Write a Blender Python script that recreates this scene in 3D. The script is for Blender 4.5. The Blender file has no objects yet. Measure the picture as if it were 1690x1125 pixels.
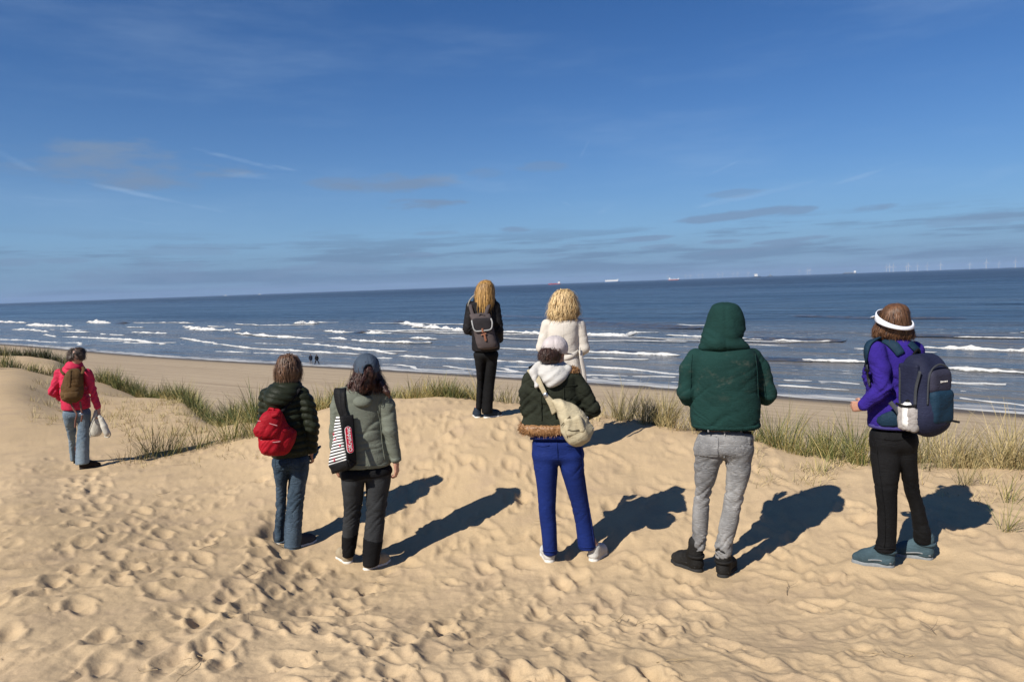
import bpy, bmesh, math, random
import numpy as np
from mathutils import Vector, Matrix
R = math.radians
rng = np.random.RandomState(11)
random.seed(5)
scene = bpy.context.scene
COL = scene.collection

# ------------------------------------------------------------------ camera
CAM_H = 12.0
FPX = 1220.0                       # focal length in photo pixels (photo 1690 x 1125)
PITCH, ROLL = R(4.34), R(2.03)
cam_d = bpy.data.cameras.new('camera')
cam = bpy.data.objects.new('camera', cam_d)
COL.objects.link(cam)
cam_d.sensor_width = 36.0
cam_d.lens = FPX / 1690.0 * 36.0
cam_d.clip_start, cam_d.clip_end = 0.05, 60000
FWD = Vector((0, math.cos(PITCH), -math.sin(PITCH)))
R0 = Vector((1, 0, 0)); U0 = R0.cross(FWD)
RIGHT = R0 * math.cos(ROLL) - U0 * math.sin(ROLL)
UP = RIGHT.cross(FWD)
m = Matrix((RIGHT, UP, -FWD)).transposed().to_4x4()
m.translation = Vector((0, 0, CAM_H))
cam.matrix_world = m
scene.camera = cam
scene.render.resolution_x, scene.render.resolution_y = 1024, 681

# ------------------------------------------------------------------ sun, sky, exposure
SUN_EL, SUN_AZ = R(41.5), R(43.0)        # sun behind the photographer, to the left
TO_SUN = Vector((-math.sin(SUN_AZ) * math.cos(SUN_EL), -math.cos(SUN_AZ) * math.cos(SUN_EL), math.sin(SUN_EL)))
sd = bpy.data.lights.new('sun', 'SUN'); sd.energy = 5.0; sd.angle = R(0.53); sd.color = (1.0, 0.94, 0.84)
sun = bpy.data.objects.new('sun', sd); COL.objects.link(sun)
sun.rotation_euler = TO_SUN.to_track_quat('Z', 'Y').to_euler()
sun.location = (-20, -20, 40)

scene.view_settings.view_transform = 'Standard'
scene.view_settings.look = 'None'
scene.view_settings.exposure = 0.45
scene.view_settings.gamma = 1.0
scene.view_settings.use_curve_mapping = False
scene.cycles.max_bounces = 5
scene.cycles.diffuse_bounces = 3
scene.cycles.glossy_bounces = 3
scene.cycles.transmission_bounces = 2
scene.cycles.volume_bounces = 0
scene.cycles.transparent_max_bounces = 8
scene.render.filter_size = 1.2
scene.cycles.caustics_reflective = False
scene.cycles.caustics_refractive = False

class NT:
    """tiny node-tree writer"""
    def __init__(s, tree): s.t = tree; s.n = tree.nodes; s.l = tree.links
    def node(s, typ, **kw):
        nd = s.n.new(typ)
        for k, v in kw.items():
            if k == 'ins':
                for a, b in v.items(): s.put(nd.inputs[a], b)
            else: setattr(nd, k, v)
        return nd
    def put(s, sock, v):
        if isinstance(v, bpy.types.NodeSocket): s.l.new(v, sock)
        elif isinstance(v, bpy.types.Node): s.l.new(v.outputs[0], sock)
        elif isinstance(v, (tuple, list)) and len(v) == 3 and sock.type == 'RGBA': sock.default_value = (*v, 1)
        else: sock.default_value = v
    def math(s, op, a, b=0.0, c=0.0, clamp=False):
        nd = s.n.new('ShaderNodeMath'); nd.operation = op; nd.use_clamp = clamp
        s.put(nd.inputs[0], a); s.put(nd.inputs[1], b); s.put(nd.inputs[2], c)
        return nd.outputs[0]
    def mix(s, f, a, b, blend='MIX'):
        nd = s.n.new('ShaderNodeMix'); nd.data_type = 'RGBA'; nd.blend_type = blend; nd.clamp_factor = True
        s.put(nd.inputs[0], f); s.put(nd.inputs[6], a); s.put(nd.inputs[7], b)
        return nd.outputs[2]
    def noise(s, vec, scale, detail=3.0, rough=0.55, dist=0.0, out=0):
        nd = s.n.new('ShaderNodeTexNoise')
        if vec is not None: s.l.new(vec, nd.inputs['Vector'])
        nd.inputs['Scale'].default_value = scale; nd.inputs['Detail'].default_value = detail
        nd.inputs['Roughness'].default_value = rough; nd.inputs['Distortion'].default_value = dist
        return nd.outputs[out]
    def map(s, v, a, b, c=0.0, d=1.0, smooth=True):
        nd = s.n.new('ShaderNodeMapRange'); nd.interpolation_type = 'SMOOTHSTEP' if smooth else 'LINEAR'
        s.put(nd.inputs[0], v); s.put(nd.inputs[1], a); s.put(nd.inputs[2], b); s.put(nd.inputs[3], c); s.put(nd.inputs[4], d)
        return nd.outputs[0]
    def mapping(s, vec, scale=(1, 1, 1), rot=(0, 0, 0), loc=(0, 0, 0)):
        nd = s.n.new('ShaderNodeMapping'); s.l.new(vec, nd.inputs[0])
        nd.inputs[1].default_value = loc; nd.inputs[2].default_value = rot; nd.inputs[3].default_value = scale
        return nd.outputs[0]
    def attr(s, name, out='Fac'):
        nd = s.n.new('ShaderNodeAttribute'); nd.attribute_name = name
        return nd.outputs[out]
    def bump(s, h, strength=0.5, dist=0.01, normal=None):
        nd = s.n.new('ShaderNodeBump'); s.put(nd.inputs['Height'], h)
        nd.inputs['Strength'].default_value = strength; nd.inputs['Distance'].default_value = dist
        if normal is not None: s.l.new(normal, nd.inputs['Normal'])
        return nd.outputs[0]

# world: Nishita sky; clouds and contrails are high thin cloud drawn into the sky by direction
world = bpy.data.worlds.new('World'); scene.world = world; world.use_nodes = True
w = NT(world.node_tree); w.n.clear()
sky = w.node('ShaderNodeTexSky'); sky.sky_type = 'NISHITA'; sky.sun_disc = False
sky.sun_elevation = SUN_EL
sky.sun_rotation = math.pi + SUN_AZ
sky.altitude = 0; sky.air_density = 1.0; sky.dust_density = 0.4; sky.ozone_density = 3.0
gen = w.node('ShaderNodeTexCoord').outputs['Generated']
sep = w.node('ShaderNodeSeparateXYZ'); w.l.new(gen, sep.inputs[0])
AZ = w.math('MULTIPLY', w.math('ARCTAN2', sep.outputs[0], sep.outputs[1]), 57.2958)      # degrees right of straight ahead
EL = w.math('MULTIPLY', w.math('ARCSINE', sep.outputs[2]), 57.2958)
comb = w.node('ShaderNodeCombineXYZ'); w.put(comb.inputs[0], AZ); w.put(comb.inputs[1], EL)
warp_n = w.node('ShaderNodeTexNoise', noise_dimensions='2D'); w.l.new(w.mapping(comb.outputs[0], (0.10, 0.45, 1)), warp_n.inputs[0])
warp_n.inputs['Scale'].default_value = 1.6; warp_n.inputs['Detail'].default_value = 5; warp_n.inputs['Roughness'].default_value = 0.62
NZ = warp_n.outputs[0]
def px_dir(px, py):
    v = FWD + RIGHT * ((px - 845.0) / FPX) + UP * ((562.5 - py) / FPX)
    v.normalize()
    return math.degrees(math.atan2(v.x, v.y)), math.degrees(math.asin(v.z))
def smudge(px, py, hw, hh, rot=0.0, strength=1.0, edge=0.9):
    """soft ellipse on the sky sphere, eaten into by noise; sizes in degrees"""
    a, e = px_dir(px, py)
    da = w.math('SUBTRACT', AZ, a); de = w.math('SUBTRACT', EL, e)
    c, s_ = math.cos(R(rot)), math.sin(R(rot))
    u = w.math('DIVIDE', w.math('ADD', w.math('MULTIPLY', da, c), w.math('MULTIPLY', de, s_)), hw)
    v = w.math('DIVIDE', w.math('SUBTRACT', w.math('MULTIPLY', de, c), w.math('MULTIPLY', da, s_)), hh)
    d2 = w.math('ADD', w.math('MULTIPLY', u, u), w.math('MULTIPLY', v, v))
    g = w.math('SUBTRACT', 1.0, d2)
    g = w.math('ADD', g, w.math('MULTIPLY', w.math('SUBTRACT', NZ, 0.5), 3.6))
    return w.math('MULTIPLY', w.map(g, 0.0, edge), strength)
def acc(lst):
    o = lst[0]
    for k in lst[1:]: o = w.math('MAXIMUM', o, k)
    return o
greys = acc([smudge(215, 276, 8.6, 1.7, -1, .80, 1.5), smudge(640, 301, 5.6, .85, 1, .75, 1.2), smudge(690, 339, 3.6, .55, 2, .7),
    smudge(560, 303, 2.6, .6, 0, .45), smudge(800, 288, 1.6, .5, 0, .3), smudge(900, 275, 2.0, .4, 0, .35), smudge(1230, 353, 5.0, .38, 4, .6),
    smudge(1440, 341, 1.8, .30, 2, .5), smudge(1315, 348, 1.5, .35, 8, .55), smudge(1215, 319, 2.2, .3, 2, .35), smudge(850, 378, 1.5, .25, 0, .5),
    smudge(1650, 360, 4.0, .45, 2, .35), smudge(230, 448, 5.0, .95, 0, .5), smudge(500, 447, 5.5, .7, 1, .45), smudge(80, 432, 4.5, .35, 0, .45),
    smudge(310, 412, 4.0, .5, 1, .3), smudge(695, 420, 2.0, .22, 0, .5), smudge(900, 422, 3.2, .26, 1, .6), smudge(1070, 393, 2.4, .26, 1, .6),
    smudge(1190, 399, 1.7, .22, 0, .55), smudge(1300, 396, 2.6, .22, 3, .6), smudge(1250, 411, 3.4, .2, 4, .5), smudge(940, 406, 1.3, .16, 2, .45),
    smudge(1090, 406, 1.5, .16, 2, .45), smudge(720, 385, 2.0, .22, 0, .35)])
whites = acc([smudge(245, 324, 5.4, .20, -12, .55, 2.0), smudge(395, 264, 4.3, .20, -13, .45, 2.0), smudge(100, 330, 2.6, .2, -2, .28, 2.0), smudge(235, 366, 2.4, .14, -9, .25, 2.0),
    smudge(470, 278, 1.6, .14, -12, .4, 2.0), smudge(410, 291, 2.0, .3, -4, .3, 2.0), smudge(935, 336, .55, .13, -30, .4, 2.0), smudge(1000, 345, 1.0, .3, 25, .3, 2.0),
    smudge(963, 250, .9, .13, 60, .3, 2.0), smudge(1195, 277, 1.7, .13, 22, .35, 2.0), smudge(1430, 288, 2.6, .16, 14, .3, 2.0), smudge(1170, 337, 1.0, .15, 15, .35, 2.0),
    smudge(1240, 322, 4.0, .30, 8, .3, 2.0), smudge(820, 305, 7.0, .7, -8, .16, 2.0), smudge(20, 262, 2.0, .3, -30, .3, 2.0), smudge(1640, 290, 3.6, .6, 20, .14, 2.0)])
# streaky bank low over the horizon, all the way round
lowm = w.node('ShaderNodeTexNoise', noise_dimensions='2D'); w.l.new(w.mapping(comb.outputs[0], (0.085, 1.15, 1), loc=(3.3, 0.4, 0)), lowm.inputs[0])
lowm.inputs['Scale'].default_value = 1.0; lowm.inputs['Detail'].default_value = 6; lowm.inputs['Roughness'].default_value = 0.6
band = w.math('MULTIPLY', w.map(EL, 0.0, 1.2), w.math('SUBTRACT', 1.0, w.map(EL, 2.6, 5.2)))
low = w.math('MULTIPLY', w.map(lowm.outputs[0], 0.46, 0.62), w.math('MULTIPLY', band, 0.65))
veil_n = w.noise(w.mapping(comb.outputs[0], (0.03, 0.16, 1), rot=(0, 0, R(12))), 1.0, 6, 0.6)
veil = w.math('MULTIPLY', w.map(veil_n, 0.45, 0.8), w.math('MULTIPLY', w.map(EL, 3, 7), 0.20))
hz = w.math('POWER', 2.718, w.math('MULTIPLY', w.math('MAXIMUM', EL, 0.0), -0.15))
SKYMUL = (0.29, 0.69, 1.22)
col = w.mix(1.0, sky.outputs[0], SKYMUL, 'MULTIPLY')
HZCOL = (4.8, 7.5, 10.6)
col = w.mix(w.math('MULTIPLY', hz, 0.95), col, HZCOL)
bank = w.math('MULTIPLY', w.map(EL, 4.2, .6), w.map(lowm.outputs[0], .30, .62, .6, 1.0))
col = w.mix(w.math('MULTIPLY', bank, w.map(AZ, -40, 30, .95, .72)), col, (2.0, 3.4, 5.5))
col = w.mix(veil, col, (6.6, 9.0, 11.8))
col = w.mix(low, col, (2.2, 3.6, 5.7))
greys = w.math('MULTIPLY', greys, 1.15, clamp=True)
col = w.mix(greys, col, (2.8, 4.2, 6.5))
whites = w.math('MULTIPLY', whites, .85)
col = w.mix(whites, col, (5.6, 8.0, 11.3))
bg = w.node('ShaderNodeBackground'); w.put(bg.inputs[0], col); bg.inputs[1].default_value = 0.05
w.l.new(bg.outputs[0], w.node('ShaderNodeOutputWorld').inputs[0])

# ------------------------------------------------------------------ helpers
def hor(px): return 470.0 - (px - 845.0) * math.tan(ROLL)
def unproj(px, py, Y):
    """world point that photo pixel (px,py) shows at distance Y in front of the camera"""
    v = FWD + RIGHT * ((px - 845.0) / FPX) + UP * ((562.5 - py) / FPX)
    k = Y / v.y
    return Vector((v.x * k, Y, CAM_H + v.z * k))
def unproj_z(px, py, z=0.0):
    v = FWD + RIGHT * ((px - 845.0) / FPX) + UP * ((562.5 - py) / FPX)
    k = (z - CAM_H) / v.z
    return Vector((v.x * k, v.y * k, z))
def tag(o, label=None, cat=None, group=None, kind=None):
    for k, v in (('label', label), ('category', cat), ('group', group), ('kind', kind)):
        if v: o[k] = v
    return o
def empty(name, loc):
    o = bpy.data.objects.new(name, None); COL.objects.link(o); o.location = loc; o.empty_display_size = 0.1
    return o
def mesh_obj(name, V, F, mat, parent=None, smooth=True, loc=None):
    me = bpy.data.meshes.new(name)
    V = np.asarray(V, dtype=np.float32); 
    if isinstance(F, np.ndarray) and F.ndim == 2:
        n = F.shape[1]
        me.vertices.add(len(V)); me.vertices.foreach_set('co', V.ravel())
        me.loops.add(F.size); me.loops.foreach_set('vertex_index', F.astype(np.int32).ravel())
        me.polygons.add(len(F)); me.polygons.foreach_set('loop_start', np.arange(0, F.size, n, dtype=np.int32))
        try: me.polygons.foreach_set('loop_total', np.full(len(F), n, dtype=np.int32))
        except Exception: pass
        me.update(calc_edges=True)
    else:
        me.from_pydata([tuple(map(float, v)) for v in V], [], [tuple(map(int, f)) for f in F])
    if smooth: me.polygons.foreach_set('use_smooth', np.ones(len(me.polygons), dtype=bool))
    o = bpy.data.objects.new(name, me)
    if mat is not None: me.materials.append(mat)
    COL.objects.link(o)
    if parent is not None: o.parent = parent
    if loc is not None: o.location = loc
    return o
def set_attr(o, name, vals):
    a = o.data.attributes.new(name, 'FLOAT', 'POINT'); a.data.foreach_set('value', np.asarray(vals, dtype=np.float32))
def set_col(o, name, vals):
    a = o.data.attributes.new(name, 'FLOAT_COLOR', 'POINT')
    v = np.ones((len(vals), 4), dtype=np.float32); v[:, :3] = vals; a.data.foreach_set('color', v.ravel())

_pr = np.random.RandomState(3)
PERM = np.concatenate([_pr.permutation(256)] * 3).astype(np.int32)
GRAD = _pr.normal(size=(256, 3)).astype(np.float32); GRAD /= np.linalg.norm(GRAD, axis=1)[:, None]
def pnoise(x, y, z=None):
    """gradient noise, about -0.7..0.7"""
    x = np.asarray(x, dtype=np.float32); y = np.asarray(y, dtype=np.float32)
    z = np.zeros_like(x) if z is None else np.asarray(z, dtype=np.float32) + np.zeros_like(x)
    xi, yi, zi = np.floor(x).astype(np.int32), np.floor(y).astype(np.int32), np.floor(z).astype(np.int32)
    fx, fy, fz = x - xi, y - yi, z - zi
    fd = lambda t: t * t * t * (t * (t * 6 - 15) + 10)
    u, v, ww = fd(fx), fd(fy), fd(fz)
    out = 0
    zs = (0, 1) if np.any(fz) else (0,)
    for a in (0, 1):
        for b in (0, 1):
            for c in zs:
                g = GRAD[PERM[PERM[PERM[(xi + a) & 255] + ((yi + b) & 255)] + ((zi + c) & 255)]]
                dt = g[..., 0] * (fx - a) + g[..., 1] * (fy - b) + g[..., 2] * (fz - c)
                wt = (u if a else 1 - u) * (v if b else 1 - v) * ((ww if c else 1 - ww) if len(zs) == 2 else 1)
                out = out + dt * wt
    return out
def fbm(x, y, z=None, oct=3, gain=0.5):
    o, a, f = 0, 1.0, 1.0
    for k in range(oct):
        o = o + a * pnoise(x * f + 17.3 * k, y * f + 9.1 * k, None if z is None else z * f)
        a *= gain; f *= 2.03
    return o
def sstep(a, b, x):
    t = np.clip((x - a) / (b - a), 0, 1); return t * t * (3 - 2 * t)
def pchip(xs, ys, xq):
    xs = np.asarray(xs, float); ys = np.asarray(ys, float)
    h = np.diff(xs); d = np.diff(ys) / h
    mm = np.zeros_like(ys); mm[0], mm[-1] = d[0], d[-1]
    for i in range(1, len(xs) - 1):
        if d[i - 1] * d[i] > 0:
            w1, w2 = 2 * h[i] + h[i - 1], h[i] + 2 * h[i - 1]
            mm[i] = (w1 + w2) / (w1 / d[i - 1] + w2 / d[i])
    xq = np.clip(xq, xs[0], xs[-1]); i = np.clip(np.searchsorted(xs, xq) - 1, 0, len(xs) - 2)
    t = (xq - xs[i]) / h[i]
    return ((2*t**3 - 3*t**2 + 1) * ys[i] + (t**3 - 2*t**2 + t) * h[i] * mm[i] + (-2*t**3 + 3*t**2) * ys[i+1] + (t**3 - t**2) * h[i] * mm[i+1])

def principled(name, color, rough=0.8, spec=0.3, **kw):
    mt = bpy.data.materials.new(name); mt.use_nodes = True
    t = NT(mt.node_tree); p = t.n['Principled BSDF']
    p.inputs['Base Color'].default_value = (*color, 1); p.inputs['Roughness'].default_value = rough
    p.inputs['Specular IOR Level'].default_value = spec
    for k, v in kw.items(): p.inputs[k].default_value = v
    return mt, t, p
# where each shoe stands: (photo px, py of the heel's ground contact, distance, toe direction in degrees right of ahead)
FEET = {
 'hood':  [(1158, 946, 5.11, -32), (1191, 956, 5.03, 30)],
 'pack':  [(1477, 938, 4.80, -60), (1541, 925, 4.92, -62)],
 'blue':  [(908, 931, 5.42, -4), (977, 929, 5.46, 27)],
 'green': [(577, 932, 5.80, -30), (601, 943, 5.68, 38)],
 'dark':  [(459, 900, 6.35, -8), (481, 907, 6.25, 38)],
 'blond': [(789, 691, 9.02, -6), (799, 691, 9.0, 55)],
 'white': [(914, 744, 7.82, -8), (941, 744, 7.80, 10)],
 'red':   [(124, 766, 10.35, -5), (131, 776, 9.95, 45)]}
# ------------------------------------------------------------------ the land: dune ridge, hollow, beach
SH_P = Vector((43.0, 62.0)); SH_D = Vector((-0.777, 0.629)).normalized(); SH_N = Vector((0.629, 0.777)).normalized()  # shoreline and offshore direction
def shore_s(x, y):                                   # metres inland of the waterline
    return -((x - SH_P.x) * SH_N.x + (y - SH_P.y) * SH_N.y) + 1.6 * np.sin(((x - SH_P.x) * SH_D.x + (y - SH_P.y) * SH_D.y) / 31.0)
def shore_t(x, y): return (x - SH_P.x) * SH_D.x + (y - SH_P.y) * SH_D.y
# columns of the dune seen through the photo: (photo px, [(py, distance) or (None, distance, height below camera)])
def fall(y, z): return [(None, y + 1.8, z - .42), (None, y + 4.5, z - 2.0), (None, y + 10, z - 5.8), (None, y + 22, -10.2), (None, y + 45, -16)]
COLS = [
 (0,   [(1125, 3.3), (950, 4.9), (850, 6.8), (780, 9.4), (740, 12), (700, 14), (640, 17.5), (612, 22.5), (None, 31, -3.3), (None, 40, -5), (598, 50), (586, 58), (None, 74, -8.6), (None, 95, -14), (None, 130, -16)]),
 (100, [(1125, 3.3), (950, 5.0), (850, 6.9), (775, 9.9), (735, 12.2), (700, 14.4), (648, 19.5), (626, 23.5), (None, 31, -3.7), (None, 40, -5.6), (607, 50), (597, 56), (None, 72, -9), (None, 95, -14), (None, 130, -16)]),
 (165, [(1125, 3.3), (950, 5.0), (850, 7.0), (770, 10), (735, 12.1), (700, 14.7), (652, 20), (634, 24), (None, 31, -4.0), (None, 40, -6.6), (None, 50, -8), (None, 60, -9), (None, 74, -12), (None, 130, -16)]),
 (300, [(1125, 3.3), (950, 5.1), (850, 7.1), (745, 10.7), (700, 14), (662, 19.3), (None, 24, -4.2), (None, 33, -7.6), (None, 45, -9.9), (None, 130, -16)]),
 (400, [(1125, 3.3), (950, 5.2), (850, 6.9), (770, 9.1), (727, 10.7), (700, 12.2)] + fall(12.2, -2.14)),
 (475, [(1125, 3.2), (1000, 4.75), (905, 6.29), (800, 7.8), (722, 9.6), (691, 11)] + fall(11, -1.87)),
 (600, [(1125, 3.2), (1000, 4.75), (940, 5.74), (850, 6.8), (750, 8.4), (680, 10), (662, 10.8)] + fall(10.8, -1.62)),
 (715, [(1125, 3.2), (1000, 4.7), (930, 5.6), (850, 6.65), (750, 8.1), (690, 9.4), (657, 10.6)] + fall(10.6, -1.6)),
 (795, [(1125, 3.2), (1000, 4.7), (930, 5.55), (850, 6.5), (750, 7.8), (692, 9.0), (664, 10.1)] + fall(10.1, -1.58)),
 (930, [(1125, 3.2), (1000, 4.6), (930, 5.45), (850, 6.3), (790, 7.1), (744, 7.8), (682, 9.4)] + fall(9.4, -1.62)),
 (1050,[(1125, 3.15), (1000, 4.55), (940, 5.2), (850, 6.2), (780, 7.2), (699, 8.8)] + fall(8.8, -1.69)),
 (1170,[(1125, 3.1), (1000, 4.5), (950, 5.05), (850, 6.1), (780, 7.0), (724, 8.0)] + fall(8.0, -1.72)),
 (1300,[(1125, 3.1), (1000, 4.4), (930, 5.1), (850, 5.95), (790, 6.75), (752, 7.5)] + fall(7.5, -1.80)),
 (1480,[(1125, 3.05), (1000, 4.2), (930, 4.85), (850, 5.7), (785, 6.7)] + fall(6.9, -1.86)),
 (1690,[(1125, 3.0), (1000, 4.0), (930, 4.6), (850, 5.4), (795, 6.2)] + fall(6.6, -1.83))]
NR = 420
RHO = np.exp(np.linspace(math.log(1.0), math.log(130.0), NR))
_th, _tab = [], []
for px, pts in COLS:
    u = math.tan(math.atan((px - 845) / FPX)); sec = math.sqrt(1 + u * u)
    rr, zz = [0.0, 1.0], [-1.60, -1.61]
    for p in pts:
        if p[0] is None: Y, z = p[1], p[2]
        else: Y = p[1]; z = unproj(px, p[0], Y).z - CAM_H
        rr.append(Y * sec); zz.append(z)
    _th.append(math.atan(u)); _tab.append(pchip(rr, zz, RHO))
_th = np.array(_th); _tab = np.array(_tab)
# the same dune goes on to both sides and behind
th_all = np.concatenate([[-math.pi], [-1.5], [-1.0], _th, [1.0], [1.5], [math.pi]])
back = np.full(NR, -1.6) - 0.15 * np.sin(np.log(RHO) * 2) - 0.02 * RHO.clip(0, 60)
tab_all = np.vstack([back, _tab[0] * .5 + back * .5, _tab[0], _tab, _tab[-1], _tab[-1] * .6 + back * .4, back])
TH = np.linspace(-math.pi, math.pi, 1441)
TAB = np.array([pchip(th_all, tab_all[:, j], TH) for j in range(NR)]).T           # (theta, rho)
ker = np.array([1, 3, 5, 6, 5, 3, 1], float); ker /= ker.sum()
for ax in (0, 1):
    for _ in range(2): TAB = np.apply_along_axis(lambda a: np.convolve(np.pad(a, 3, mode='edge'), ker, 'valid'), ax, TAB)
def macro(x, y):
    x = np.asarray(x, float); y = np.asarray(y, float)
    th = np.arctan2(x, y); rho = np.hypot(x, y)
    a = (th + math.pi) / (2 * math.pi) * 1440; i = np.clip(a.astype(int), 0, 1439); fa = a - i
    b = np.log(np.clip(rho, 1.0, 129.9)) / math.log(130.0) * (NR - 1); j = np.clip(b.astype(int), 0, NR - 2); fb = b - j
    z = (TAB[i, j] * (1 - fa) + TAB[i + 1, j] * fa) * (1 - fb) + (TAB[i, j + 1] * (1 - fa) + TAB[i + 1, j + 1] * fa) * fb
    return z + CAM_H
def beach_z(x, y):
    s = shore_s(x, y) - 2.5
    return np.where(s > 0, 0.030 * np.minimum(s, 60) + 0.05 * np.maximum(s - 60, 0).clip(0, 40), 0.045 * s).clip(-3, 6)
def cells(x, y, r, seed):
    """trodden sand: shallow bowls meeting in crisp ridges; returns 0 in the bowls' middle to ~1 on the ridges"""
    xs, ys = x / r, y / r
    xi, yi = np.floor(xs).astype(np.int64), np.floor(ys).astype(np.int64)
    best = np.full(xs.shape, 9.0); sec = best.copy()
    for a in (-1, 0, 1):
        for b in (-1, 0, 1):
            cx, cy = xi + a, yi + b
            h = (cx * 374761393 + cy * 668265263 + seed * 1442695041) & 0x7fffffff
            h = (h ^ (h >> 13)) * 1274126177 & 0x7fffffff
            jx, jy = (h & 1023) / 1023.0, ((h >> 10) & 1023) / 1023.0
            k = 0.75 + 0.6 * ((h >> 20) & 255) / 255.0
            d = ((cx + jx - xs) ** 2 + (cy + jy - ys) ** 2) * k
            sec = np.where(d < best, best, np.minimum(sec, d)); best = np.minimum(best, d)
    return best
STAMPS = []       # (x, y, z, radius): places where a foot stands
for fl in FEET.values():
    for (a, b, Y, ang) in fl:
        v = unproj(a, b, Y); sn, cs = math.sin(R(ang)), math.cos(R(ang))
        for d in (.05, .20): STAMPS.append((v.x + sn * d, v.y + cs * d, v.z + .012, .085))
prng = np.random.RandomState(21)
PRINTS = []
for k in range(1150):                                # single footprints
    a = prng.uniform(-0.78, 0.70); rr = 2.6 + 10.5 * prng.rand() ** 1.3
    PRINTS.append((rr * math.sin(a), rr * math.cos(a), prng.uniform(-0.9, 0.9) + (math.pi if prng.rand() < .5 else 0), prng.uniform(.8, 1.15), prng.uniform(.006, .019)))
for (p0, p1, n) in [((180, 1000, 4.4), (130, 790, 9), 14), ((520, 1080, 3.6), (130, 780, 9.4), 16), ((700, 1120, 3.2), (480, 920, 6), 9), ((900, 1120, 3.2), (930, 950, 5.2), 6), ((600, 900, 6), (760, 700, 9), 11), ((1100, 1090, 3.4), (830, 700, 8.8), 14), ((300, 1090, 3.5), (460, 930, 5.8), 9)]:
    A = unproj(*p0); B = unproj(*p1)
    for k in range(n):
        t = k / (n - 1); x = A.x + (B.x - A.x) * t; y = A.y + (B.y - A.y) * t
        h = math.atan2(B.x - A.x, B.y - A.y); sd_ = .11 if k % 2 else -.11
        PRINTS.append((x + sd_ * math.cos(h) + prng.normal() * .03, y - sd_ * math.sin(h) + prng.normal() * .03, h + prng.normal() * .15, 1.1, .020))
def micro(x, y):
    rho = np.hypot(x, y)
    amp = (1 - sstep(9, 26, rho)) * (1 - sstep(1.2, 1.9, np.abs(np.arctan2(x, y))))
    wx = x + 0.10 * fbm(x * 2.1, y * 2.1 + 5, oct=2); wy = y + 0.10 * fbm(x * 2.1 + 31, y * 2.1, oct=2)
    c, s_ = math.cos(.5), math.sin(.5)
    ux, uy = wx * c + wy * s_, (-wx * s_ + wy * c) * 1.25
    m1 = sstep(-.35, .35, fbm(x * .55 + 40, y * .55, oct=2)); m2 = sstep(-.3, .3, fbm(x * .8 + 4, y * .8 + 77, oct=2))
    # the smooth wind-blown face of the mound and the hollow at far left
    smooth = np.maximum(np.exp(-(((x + .2) / 1.5) ** 2 + ((y - 8.2) / 1.3) ** 2)) * .55, sstep(-7.5, -9.5, x) * .4)
    a = amp * (1 - smooth)
    z = a * (.48 + .52 * m1) * .031 * (np.minimum(cells(ux, uy, .52, 1), 1.0) - .35)
    z += a * (.20 + .80 * m2) * .011 * (np.minimum(cells(ux + 3, uy, .27, 2), 1.0) - .35)
    z += amp * .042 * fbm(x * .9, y * .9, oct=2) + amp * .012 * fbm(x * 4.5, y * 4.5, oct=3)
    z += a * .006 * fbm(x * 15, y * 15, oct=2)
    return z
def add_prints(x, y, z):
    """x,y,z flat arrays; adds the single footprints near each"""
    order = np.argsort(y); ys = y[order]; xa, xb = x.min() - .35, x.max() + .35; ya, yb = y.min() - .35, y.max() + .35
    for (px_, py_, h, sc, dp) in PRINTS:
        if px_ < xa or px_ > xb or py_ < ya or py_ > yb: continue
        lo, hi = np.searchsorted(ys, py_ - .35), np.searchsorted(ys, py_ + .35)
        idx = order[lo:hi]; dx = x[idx] - px_; k = np.abs(dx) < .35
        idx = idx[k]; dx = dx[k]; dy = y[idx] - py_
        f = (dx * math.sin(h) + dy * math.cos(h)) / (.15 * sc); r_ = (dx * math.cos(h) - dy * math.sin(h)) / (.062 * sc * (1 + .15 * np.sign(f)))
        d = np.sqrt(f * f + r_ * r_)
        z[idx] += -dp * (1 - sstep(.25, 1.15, d)) + dp * .45 * np.exp(-((d - 1.3) / .28) ** 2) * (1 + .5 * (f > 0))
    return z
def stamp(x, y, z):
    for (sx, sy, sz, rad) in STAMPS:
        d = np.hypot(x - sx, y - sy); k = d < rad * 2.4
        wgt = 1 - sstep(.55, 2.4, d[k] / rad)
        z[k] = z[k] * (1 - wgt) + sz * wgt
    return z
def land_z(x, y, fine=True):
    x = np.atleast_1d(np.asarray(x, float)).copy(); y = np.atleast_1d(np.asarray(y, float)).copy()
    shp = x.shape; x = x.ravel(); y = y.ravel()
    zd = macro(x, y); rho = np.hypot(x, y)
    zd = zd + sstep(11, 24, rho) * .34 * fbm(x * .16, y * .16, oct=3) * (1 - sstep(60, 120, rho))
    zb = beach_z(x, y) + 0.04 * fbm(x * .05, y * .05, oct=2) * sstep(2, 12, shore_s(x, y)) + .03 * fbm(x * .6, y * .6, oct=3) * sstep(8, 20, shore_s(x, y)) * (rho < 140)
    k = .5
    hh = np.clip(.5 + .5 * (zd - zb) / k, 0, 1); z = zb * (1 - hh) + zd * hh + k * hh * (1 - hh)
    if fine:
        z = z + micro(x, y) * (zd > zb)
        z = add_prints(x, y, z)
    z = stamp(x, y, z)
    return z.reshape(shp)
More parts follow.
